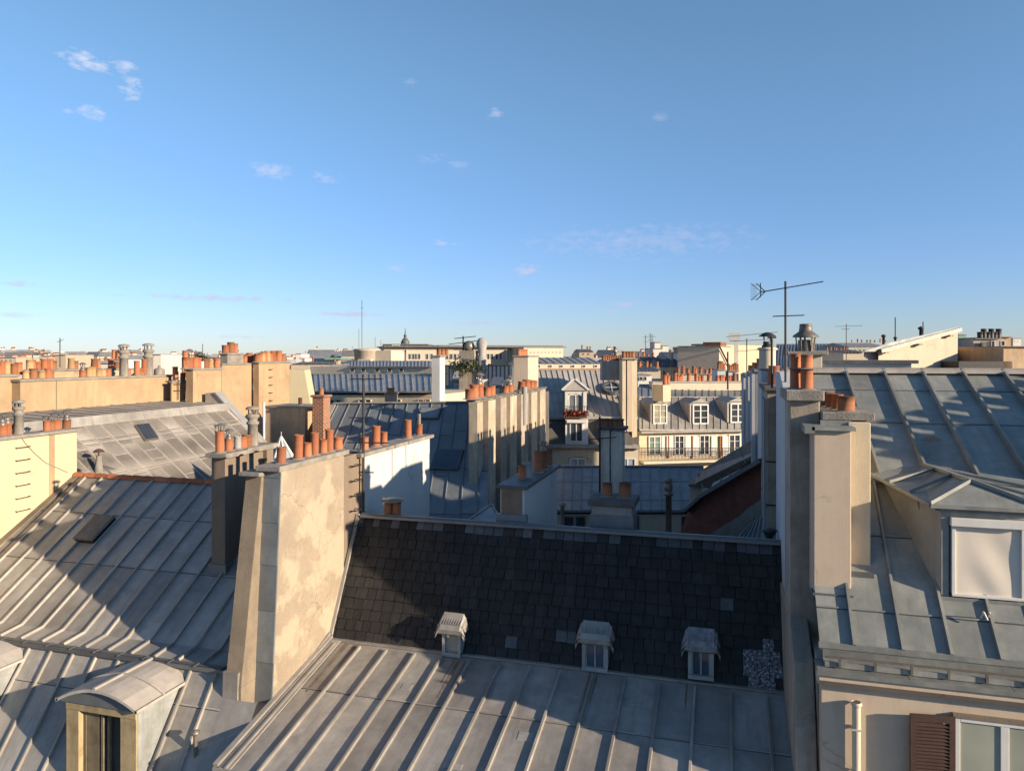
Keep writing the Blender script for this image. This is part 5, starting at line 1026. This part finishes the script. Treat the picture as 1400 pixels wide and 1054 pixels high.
# ================================================================ SKYLINE
def far(label, x0, x1, yt, b, m, b2=None, roof=None, rh=3, back=None, wins=(), wy=None, gm=None, name='house', cat='house', pots=0, zb=-24, flat=.0, wrows=1, chim=()):
    V = VP(x0, b, x1, b2 or b); bk = back or b * .10
    t = house(label, V, x0, x1, yt, bk, m, zb, name, cat)
    if roof:
        BL, BR = V.p(x0, yt, .2), V.p(x1, yt, .2); up_ = rh * b / F
        TL = BL - V.n * bk * .5 + Vector((0, 0, up_)); TR = BR - V.n * bk * .5 + Vector((0, 0, up_)); CL = BL - V.n * bk; CR = BR - V.n * bk
        mb = MB(); n = max(6, int((BR - BL).length / .9)); zroof(mb, TL, TR, BR, BL, [(k + .5) / n for k in range(n)] if b < 130 else [], (), .06, .07); mb.add([TL, TR, CR, CL], [(0, 1, 2, 3)]); mb.add([BL, TL, CL], [(0, 1, 2)]); mb.add([BR, TR, CR], [(0, 1, 2)]); mb.build('roof', roof, t)
    else:
        mb = MB(); V.pane(mb, x0 - .3, x1 + .3, yt - .8, yt + .1, -bk, .15); mb.build('parapet', CAPC, t)
    for w_ in wins:
        for r_ in range(wrows):
            a, c, d = w_[0], w_[1], w_[2]; hgt = (w_[3] if len(w_) > 3 else c - a)
            window(V, t, a, c, d + r_ * hgt * 1.9, d + hgt + r_ * hgt * 1.9, gm or GL, WPAINT, rows=1, cols=1, off=.02)
    for (a, c, yc) in chim:
        mb = MB(); V.pane(mb, a, c, yc, yt + 2, -bk * .5, -bk * .35); ch = mb.build('chimney', OCHRE2, t)
    for k in range(pots):
        px = x0 + 1 + (x1 - x0 - 2) * (k + rnd.uniform(.2, .8)) / pots
        pot(V.p(px, yt - (rh if roof else .8), -bk * (.5 if roof else .3)), .16, rnd.uniform(.4, .8), t, rnd.choice(KINDS), rnd.choice((None, TERRAB)))
    return t, V
# long modern building
t, V = far('long flat roofed modern building on the skyline with bands of windows', 525, 715, 478, 150, FARW[4], 158, back=12,
    wins=[(x, x + w_, 483.5, 8) for x, w_ in ((558, 4), (563, 4), (566.6, 3.5), (571, 4), (582, 4), (588, 4), (609, 4), (614.6, 4.4), (620, 4.4), (626, 4.4), (655, 4), (665.5, 4), (670.6, 4), (677, 4), (683, 3))])
mb = MB(); V.pane(mb, 524, 772, 473.5, 475, -14, 1.2); V.pane(mb, 600, 770, 472.2, 473.6, -10, 0); mb.build('roof_edge', ZDARK, t)
mb = MB(); V.pane(mb, 525, 715, 475, 478, -11, .02); mb.build('attic', FARW[4], t)
mb = MB()
for x in (556, 603, 661, 692): V.pane(mb, x - .6, x + .6, 478, 496, 0, .4)
mb.build('pilasters', FARW[1], t)
far('blank pale end block at the right of the long modern building', 716, 770, 475.5, 152, FARW[0], 156, back=12, wins=[(x, x + 1.5, 481, 1.5) for x in range(725, 768, 5)])
far('dark recessed bay at the left of the long modern building', 524, 549, 481, 148, FARW[3], back=8, wins=[(531, 537, 483, 11), (541, 548, 483, 11)])
far('dark low attic under the domed turret', 523, 585, 471, 175, FARD, back=14, wins=[(536, 547, 471.5, 3)])
t = T('round_tower', 'round pale stone tower with windowless drum at the left of the modern building', 'tower', at(501, 500, 140)); c = at(502, HY, 140)
MB().lathe((c.x, c.y, -24), [(2.4, 0), (2.4, 24.9), (2.6, 25), (2.6, 25.3), (2.2, 25.4), (0, 25.5)], 28).build('drum', FARW[4], t); MB().box(c.x + 1, c.x + 5.4, c.y - 1, c.y + 4, -24, 1.1).build('annex', FARW[0], t)
MB().box(c.x - .6, c.x + 2, c.y - 2.6, c.y - 1.5, -24, -.6).build('stair_bay', FARW[1], t)
antenna('very tall thin mast rising from the round tower', (c.x - 1.1, c.y, 1.4), 10.6, ((9.2, .7, 0, 0, .3, 0),), r=.05)
for k, (dx, h) in enumerate(((-2, 5.2), (1.4, 3.6), (2.6, 3.0))): antenna(('short left rod', 'middle rod', 'right rod')[k] + ' beside the tall mast on the round tower', (c.x + dx, c.y + .5, .4), h, (), r=.035)
t = T('domed_turret', 'distant dark domed turret with lantern and finial on the skyline', 'turret', at(554, 480, 380)); c = at(554, HY, 380)
MB().lathe((c.x, c.y, 3), [(3.4, 0), (3.4, 1.6), (2.6, 2.2), (2.0, 2.4), (2.0, 3.2), (2.3, 3.6), (2.1, 4.6), (1.2, 6.0), (.7, 6.4), (.7, 7.2), (.9, 7.4), (.3, 8.6), (.12, 11.5), (0, 12)], 20).build('dome', ZDARK, t); MB().box(c.x - 4, c.x + 4, c.y - 3, c.y + 3, -24, 3.1).build('base', FARW[4], t)
# left skyline
far('beige flat block at the far left edge above the pots', -20, 22, 489, 100, FARW[2], wins=[(3, 5, 491), (9, 11, 491), (15, 17, 491)])
far('small square stone box with a railing behind the long ochre wall', 75, 90, 485.5, 75, FARW[2], back=5)
t = T('roof_frame', 'empty metal frame standing on a roof left of the thin aerial', 'frame', at(55, 500, 70)); mb = MB(); q = at(45, 500, 70); w1 = at(65, 500, 70); m_ = (q + w1) / 2
for s in (q, m_, w1): mb.cyl(s, (s.x, s.y, at(45, 485, 70).z), .05, n=5)
mb.beam((q.x, q.y, at(45, 485, 70).z), (w1.x, w1.y, at(45, 485, 70).z), .08, .08); mb.build('frame', METAL, t)
p = at(82, 500, 66); antenna('thin aerial with a small head over the long ochre wall', (p.x, p.y, -1), 1.62, ((1.35, .5, R(60), 3, .3, .5),), r=.04)
p = at(277, 500, 60); antenna('hair thin rod right of the middle of the ochre blocks', (p.x, p.y, -1), 1.0, (), r=.025)
far('low white strip of roofs right behind the thin aerial', 92, 150, 497, 85, FARW[3], roof=FARR, rh=3, pots=4)
far('stone walled house with two reddish pots behind the long ochre wall', 150, 168, 492, 60, FARW[3], pots=2, back=3)
far('grey boxy lift housing behind the second lantern cowl', 204, 220, 485, 80, FARW[1], back=5)
far('white low house behind the eight mixed pots', 279, 311, 489, 62, FARW[3], back=5)
t = T('shrub', 'round dark shrub beside the white low house behind the ochre blocks', 'shrub', at(273, 495, 58)); mb = MB(); c = at(273, 491, 58)
for k in range(500):
    d = Vector((rnd.gauss(0, 1), rnd.gauss(0, 1), rnd.gauss(0, .8))); d = c + d * .27; e_ = Vector((rnd.uniform(-1, 1), rnd.uniform(-1, 1), rnd.uniform(-1, 1))).normalized() * .08; f_ = e_.cross(Vector((.3, 1, .2))).normalized() * .05; mb.quad(d - e_, d + f_, d + e_, d - f_)
mb.build('foliage', LEAF, t)
far('grey house with a long roof under the green topped block', 398, 470, 498, 105, FARW[4], roof=FARD, rh=3, wins=[(440, 443, 500), (452, 455, 500)], pots=3)
far('slim white tower left of the green topped block', 404.5, 412, 484, 150, FARW[3], back=6)
far('low white house beside the slim white tower', 411, 417, 490, 150, FARW[3], back=6)
gt_, _ = far('green topped block with a strip of windows on the left skyline', 443, 466, 492, 200, FARW[0], back=14, wins=[(x, x + 3, 493.5, 4) for x in (445, 450, 455, 460)])
mb = MB(); V2 = VP(443, 199, 466, 199); V2.pane(mb, 443.5, 465.5, 489, 492, -12, 0); mb.build('attic', GREENM, gt_)
far('pale block with thin aerials between the green topped block and the round tower', 466, 486, 493, 170, FARW[1], wins=[(470, 472, 495), (476, 478, 495)])
far('reddish brown low house right of the slim white tower', 445, 486, 501, 80, FARW[2], roof=FARR, rh=2.5, wins=[(449, 451.5, 503.5), (460, 463, 503.5)], chim=((451, 454, 494),))
# middle and right
t, V = far('long pale house with seven tiny windows beneath a pale zinc roof', 715, 822, 497, 90, FARW[0], 92, roof=FARR, rh=8, back=9, wins=[(x, x + 4.5, 499, 3.5) for x in (719, 734, 750, 765, 781, 796, 812)])
mb = MB(); V.pane(mb, 715, 822, 504, 505.2, 0, .6); mb.build('cornice', TERRAB, t)
far('ornate stone attic house left of the long chimney wall', 792, 812, 481, 135, FARW[2], roof=FARD, rh=4, wins=[(797, 799, 483), (804, 806, 483)], pots=3)
far('dark roofed house behind the tall pink twin chimney', 870, 905, 497, 110, FARW[4], roof=FARD, rh=9, pots=5, wins=[(889, 891, 499), (897, 899, 499)])
far('grey fronted shed roof between pink chimney and cream house', 872, 903, 507, 75, FARW[4], roof=FARR, rh=4, pots=4)
far('small house with white gridded attic box above the cream terrace', 872, 891, 513, 66, FARW[3], back=5, wins=[(874, 878, 515, 5), (880, 884, 515, 5)])
far('stepped white rooftop block beneath the lattice masts', 893, 906, 477, 150, FARW[3], back=8); far('upper white cube of the stepped rooftop block', 895, 903, 468.5, 152, FARW[3], back=5); far('lower right wing of the stepped rooftop block', 906, 914, 473, 154, FARW[1], back=8)
for px, yt_ in ((882.5, 458), (889, 455.5), (891.5, 458)):
    p = at(px, 500, 148); antenna({882.5: 'left', 889: 'middle', 891.5: 'right'}[px] + ' lattice mast beside the stepped white rooftop block', (p.x, p.y, -2), at(px, yt_, 148).z, ((at(px, yt_ + 3, 148).z, 1.2, 0, 4, .3, 0), (at(px, yt_ + 9, 148).z, 1.0, .5, 4, .3, 0)), r=.06)
t, V = far('cream house with a dark dormered mansard left of the blank yellow gable', 903, 934, 502, 95, FARW[0], back=9, roof=FARD, rh=11, wins=[(906, 909, 507, 7), (920, 924, 507, 7)], chim=((925, 928, 478),))
for a in (906, 917, 926): window(V, t, a, a + 2.2, 496, 500.5, rows=1, cols=1, off=-.3)
far('zinc roofed attic rising behind the dark dormered mansard', 912, 930, 490, 108, FARW[4], roof=FARR, rh=9, back=9)
t, V = far('pale house with four dark windows and a glazed attic beside the blank yellow gable', 934, 951, 483, 98, FARW[3], back=9, wins=[(937, 942, 487, 4), (945, 949, 487, 4), (938, 943, 496, 4), (946, 950, 496, 4)])
mb = MB(); V.pane(mb, 931, 951, 474, 482, -5, -1); a_ = mb.build('attic', ZDARK, t)
for x in range(932, 950, 4): window(V, t, x, x + 3.2, 475, 481, GLB, METAL, rows=1, cols=1, off=-.95)
yg_, _ = far('blank yellow gable wall on the skyline', 951.2, 983, 471.5, 96, YELLOW, 93, back=9)
mb = MB(); V2 = VP(953, 97, 975, 97); V2.pane(mb, 955, 970, 470, 472, -4, -1); mb.build('planting', LEAF, yg_)
t, V = far('peach coloured chimney gable right of the blank yellow gable', 983.2, 999, 474, 88, PINK, 94, back=5, pots=0)
mb = MB(); V.pane(mb, 984, 992, 468, 474, -2, .1); mb.build('chimney', TERRAB, t); mb = MB(); mb.beam(V.p(983.8, 474, .2), V.p(997, 500, .2), .2, .2, (0, -1, 0)); mb.build('pipe', DARKM, t)
for i, (a, b_, y_) in enumerate(((981, 992, 506), (996, 1010, 508))):
    far(('left', 'right')[i] + ' small white chimney block crowded with red pots behind the cream terrace', a, b_, y_, 68, BLUEW, back=2, pots=5)
far('row of weathered chimneys and pots above the white wall of the cream terrace', 925, 980, 512, 72, FARW[4], back=2, pots=9)
far('hazy beige houses right of the peach gable', 1000, 1035, 486, 120, FARW[4], roof=FARR, rh=2, pots=6, wins=[(1005, 1007, 489), (1014, 1016, 489), (1022, 1024, 489)])
p = at(995, 520, 44); antenna('dark pole standing by the small white chimney blocks', (p.x, p.y, -2), at(995, 481, 44).z, (), r=.05)
p = at(1021, 500, 40); antenna('wide double aerial with long drooping booms left of the front right chimney', (p.x, p.y, -1), .95, ((1.15, 2.7, R(12), 7, .1, .09), (.85, 2.2, R(10), 6, .1, .05), (.3, 1.2, R(12), 6, .1, .08)), r=.028)
p = at(1004, 500, 95); t = T('crane', 'tiny distant construction crane head right of the peach gable', 'crane', p); MB().beam((p.x, p.y, -5), (p.x, p.y, 2.2), .5, .5).box(p.x - .7, p.x + .7, p.y - .3, p.y + .3, 2.0, 3.0).build('mast', FARW[3], t)
# arched hall
t = T('glass_hall', 'long barrel roofed hall glinting dark blue on the right skyline', 'hall', at(1120, 490, 210)); A = at(1063, HY, 215); B = at(1190, HY, 205); u = (B - A).normalized(); n_ = Vector((u.y, -u.x, 0)); n_ = -n_ if n_.dot(A) > 0 else n_; mb = MB(); m2 = MB(); rr = 9.0; zc_ = -5.5
L = (B - A).length; N_ = 30; S_ = 8
for i in range(N_):
    for j in range(S_):
        f = lambda i, j: A + u * (L * i / N_) + n_ * (rr * math.cos(j / S_ * math.pi / 2)) + Vector((0, 0, zc_ + rr * math.sin(j / S_ * math.pi / 2)))
        P = [f(i, j), f(i + 1, j), f(i + 1, j + 1), f(i, j + 1)]
        mb.quad(*P)
for i in range(0, N_ + 1): 
    for j in range(S_): f = lambda j: A + u * (L * i / N_) + n_ * ((rr + .1) * math.cos(j / S_ * math.pi / 2)) + Vector((0, 0, zc_ + (rr + .1) * math.sin(j / S_ * math.pi / 2))); m2.beam(f(j), f(j + 1), .25, .1, n_)
mb.build('glazing', glass('hall_glass', (.10, .14, .2), .25), t); m2.build('ribs', FARR, t)
MB().prism([A + n_ * rr + Vector((0, 0, -24)), B + n_ * rr + Vector((0, 0, -24)), B + n_ * rr + Vector((0, 0, zc_)), A + n_ * rr + Vector((0, 0, zc_))], -n_ * rr * 2).build('wall', FARW[4], t)
far('bluish glinting chimney row before the barrel roofed hall', 1128, 1160, 483, 130, FARW[4], roof=FARR, rh=4, pots=7)
far('greenish pale ornate roof left of the lean-to gable', 1160, 1214, 474, 160, mat('pale_green_stone', (.42, .43, .36), .9, 0, .25, 1.5, .2, (.22, .2, .17), .6, 2, 0, 10), roof=FARR, rh=6, pots=8, wins=[(x, x + 2, 478, 3) for x in range(1163, 1210, 6)])
far('small stone house below the ornate roof left of the lean-to gable', 1153, 1182, 482, 60, FARW[4], back=5, roof=FARR, rh=3)
p = at(1157, 500, 50); antenna('thin aerial with a right pointing boom over the ornate roof', (p.x, p.y, -1), at(1157, 443, 50).z, ((at(1157, 446, 50).z, 1.7, R(8), 6, .12, .03), (at(1157, 450, 50).z, .5, R(190), 3, .12, 0)), r=.025)
# lean-to gable
V = VP(1180, 30, 1311, 31.6); BK = ray(1245, HY).normalized()
t = T('rooftop_house', 'pink gabled rooftop room with a single slope zinc roof rising to the right', 'rooftop room', V.p(1245, 500)); P = [V.p(1201, 520), V.p(1309, 520), V.p(1309.5, 455), V.p(1201, 482)]
MB().prism(P, BK * 3).build('wall', PINK, t); MB().prism([V.p(1181, 520, -.3), V.p(1201, 520, -.3), V.p(1201, 479, -.3), V.p(1181, 479, -.3)], BK * 3).build('side_wing', GREYR, t)
Q = [V.p(1180, 481, .35), V.p(1200, 481.5, .35), V.p(1311, 453, .35), V.p(1311, 447, .35), V.p(1200, 474.5, .35)]
MB().prism([V.p(1179, 481, .1), V.p(1200, 480.5, .1), V.p(1311.5, 452, .1), V.p(1311.5, 447, .1), V.p(1222, 467, .1)], BK * 3.2).build('roof', ZINCB, t)
mb = MB(); mb.beam(V.p(1202, 481, .12), V.p(1311.5, 451.5, .12), .28, .16, (0, 0, 1), -.05); mb.build('verge_board', METAL, t)
mb = MB()
for px, py in ((1206, 481), (1252, 470), (1294, 458)): mb = MB(); V.pane(mb, px - 2, px + 3, py, py + 2.5, 0, .25); mb.build('bracket', SHAFT, t)
for (px, yt_, lab) in ((1224, 434, 'tall slim rod aerial on a squat base behind the lean-to roof'), (1262, 440, 'thin rod behind the upper part of the lean-to roof')):
    p = at(px, 470, 34); antenna(lab, (p.x, p.y, -.2), at(px, yt_, 34).z, (), r=.025)
for (px, yt_, yb, b, lab) in ((1208, 457, 467, 120, 'tiny dark lantern turret behind the lean-to roof'), (1259, 446, 458, 33, 'short dark mushroom vent behind the lean-to roof'), (1224, 460, 468, 33, 'squat dark roof vent at the foot of the slim rod aerial')):
    c = at(px, yb, b); hh = at(px, yt_, b).z - c.z; MB(); t = T('roof_vent', lab, 'vent', c, 'roof vents'); MB().lathe((c.x, c.y, c.z - hh * .4), [(hh * .18, 0), (hh * .18, hh * 1.0), (hh * .34, hh * 1.1), (hh * .3, hh * 1.25), (0, hh * 1.4)], 12).build('body', DARKM, t)
# behind the right roof ridge
t = T('roof_curb', 'long low cement curb with dirty edge behind the right roof ridge', 'curb', at(1190, 500, 20)); V2 = VP(1128, 20, 1252, 19); mb = MB(); V2.pane(mb, 1128, 1246, 497, 512, -1.2, 0); mb.build('body', WHITE, t); mb = MB(); V2.pane(mb, 1124, 1256, 492.5, 497, -1.4, .1); mb.build('cap', CAPC, t)
t, _ = far('grey rendered rooftop block with louvre and black pots on the right skyline', 1331, 1366, 463.5, 34, GREYR, back=4, wins=[(1354, 1359, 466, 19)]); V = VP(1331, 33.9, 1366, 33.9)
mb = MB()
for k in range(8): V.pane(mb, 1340, 1351.5, 467.5 + k * 2, 468.9 + k * 2, 0, .1)
mb.build('louvre', DARKM, t)
for px in (1340, 1345, 1350, 1355, 1360, 1365): p = V.p(px, 463.5, -.8); pot(p, .12, .33 + .15 * ((px // 5) % 2), t, 'plain', DARKM)
far('ochre block behind the black flues', 1362, 1382, 461, 38.5, OCHRE, back=4, wins=[(1367, 1373, 466, 7)])
far('mossy rendered wall at the right edge above the right ridge', 1372, 1440, 474, 30, OCHRE2, back=5)
far('hazy grey tower blocks beyond the right edge', 1385, 1396, 463, 300, FARW[1], back=15, wins=[(1387, 1388, 466), (1391, 1392, 466)])
far('reddish sawtooth roof right of the lean-to gable', 1311, 1332, 475, 90, FARW[0], roof=mat('rust_roof', (.32, .2, .15), .9, 0, .3, 2, .3), rh=11, back=10, wins=[(1318, 1320, 482), (1325, 1327, 482)])
far('green domed plant room over the sawtooth roof', 1310, 1321, 458, 110, GREENM, back=5)
t = T('flat_roof', 'black flat roof strip in front of the grey rooftop block', 'roof', at(1345, 495, 30)); V2 = VP(1311, 30, 1400, 30); mb = MB(); V2.pane(mb, 1311, 1384, 494, 520, -6, 0); mb.build('body', DARKM, t)
# unseen house, added to keep sun streaks off the dark blue roof
t = T('house', 'plain unseen house added behind the right party wall to block sun', 'house', (4, 27, -24)); MB().box(1.32, 9, 22.6, 40, -24, -1.9).build('wall', CREAM2, t)
MB().prism([(1.32, 22.6, -1.9), (1.32, 40, -1.9), (1.32, 40, -1.3), (1.32, 31, -.9), (1.32, 22.6, -1.3)], (7.7, 0, 0)).build('roof', ZINCG, t)
# the city to the horizon, one mass
mb = MB(); mm = MB()
cols = []
city = [MB() for _ in range(5)]
for k in range(3800):
    b = 130 * (1 / max(.05, rnd.random())) ** .9; a = rnd.uniform(-.95, .95); r = ray(CX + a * F, HY); c = r * b
    wd, dp = rnd.uniform(6, 22), rnd.uniform(8, 14); top = rnd.gauss(-2.4, 2.4) - (2.2 if b < 220 else 0); top = min(top, b * .0085) if b > 270 else min(top, -4.6)
    m_ = city[rnd.choice((0, 0, 1, 1, 2))]; an = rnd.choice((0, .25, .5, -.4)) + rnd.gauss(0, .05); ux, uy = math.cos(an), math.sin(an)
    def q(x, y, z): return (c.x + x * ux - y * uy, c.y + x * uy + y * ux, z)
    P = [(-wd / 2, -dp / 2), (wd / 2, -dp / 2), (wd / 2, dp / 2), (-wd / 2, dp / 2)]
    m_.hexa([q(x, y, -24) for x, y in P] + [q(x, y, top - 2.4) for x, y in P])
    T_ = [(-wd / 2 + .3, -dp / 2 + 2.2), (wd / 2 - .3, -dp / 2 + 2.2), (wd / 2 - .3, dp / 2 - 2.2), (-wd / 2 + .3, dp / 2 - 2.2)]
    city[3].hexa([q(x, y, top - 2.4) for x, y in P] + [q(x, y, top) for x, y in T_])
    for j in range(rnd.randint(1, 3)):
        x = rnd.uniform(-wd / 2 + .5, wd / 2 - 1); m_.hexa([q(x + i, y, top - 1) for i, y in ((0, -1.5), (.8, -1.5), (.8, 1.5), (0, 1.5))] + [q(x + i, y, top + .7) for i, y in ((0, -1.5), (.8, -1.5), (.8, 1.5), (0, 1.5))])
        if b < 420:
            for y in (-1.2, -.6, 0, .6, 1.2):
                if rnd.random() < .75: hh = rnd.uniform(.35, .8); city[4].hexa([q(x + i, y + jj, top + .7) for i, jj in ((.15, 0), (.65, 0), (.65, .45), (.15, .45))] + [q(x + i, y + jj, top + .7 + hh) for i, jj in ((.15, 0), (.65, 0), (.65, .45), (.15, .45))])
    if b < 350 and rnd.random() < .25:
        x = rnd.uniform(-wd / 2, wd / 2); city[3].hexa([q(x + i, jj, top) for i, jj in ((0, 0), (.08, 0), (.08, .08), (0, .08))] + [q(x + i, jj, top + rnd.choice((1.5, 2.2, 3))) for i, jj in ((0, 0), (.08, 0), (.08, .08), (0, .08))], 0)
    if b < 900:
        nw = int(wd / 2.4)
        for i in range(nw):
            for z in (top - 4.6, top - 7.8):
                x = -wd / 2 + 1 + i * 2.4; city[3].add([q(x, -dp / 2 - .05, z), q(x + 1, -dp / 2 - .05, z), q(x + 1, -dp / 2 - .05, z + 1.7), q(x, -dp / 2 - .05, z + 1.7)], [(0, 1, 2, 3)], 0)
cm = MB(); 
for i, c_ in enumerate(city):
    o = len(cm.v); cm.v += c_.v; cm.f += [[o + j for j in f] for f in c_.f]; cm.t += c_.t; cm.m += [i] * len(c_.f); cm.sm += c_.sm
ct = cm.build('distant_city', [FARW[0], FARW[4], FARW[3], mat('far_roofs', (.2, .2, .21), .7, 0, .2, .3, .1, None, 0, 1, 0, 10, .6), TERRA]); ct['kind'] = 'stuff'; ct['label'] = 'jumble of far pale houses and grey roofs along the horizon'; ct['category'] = 'city'
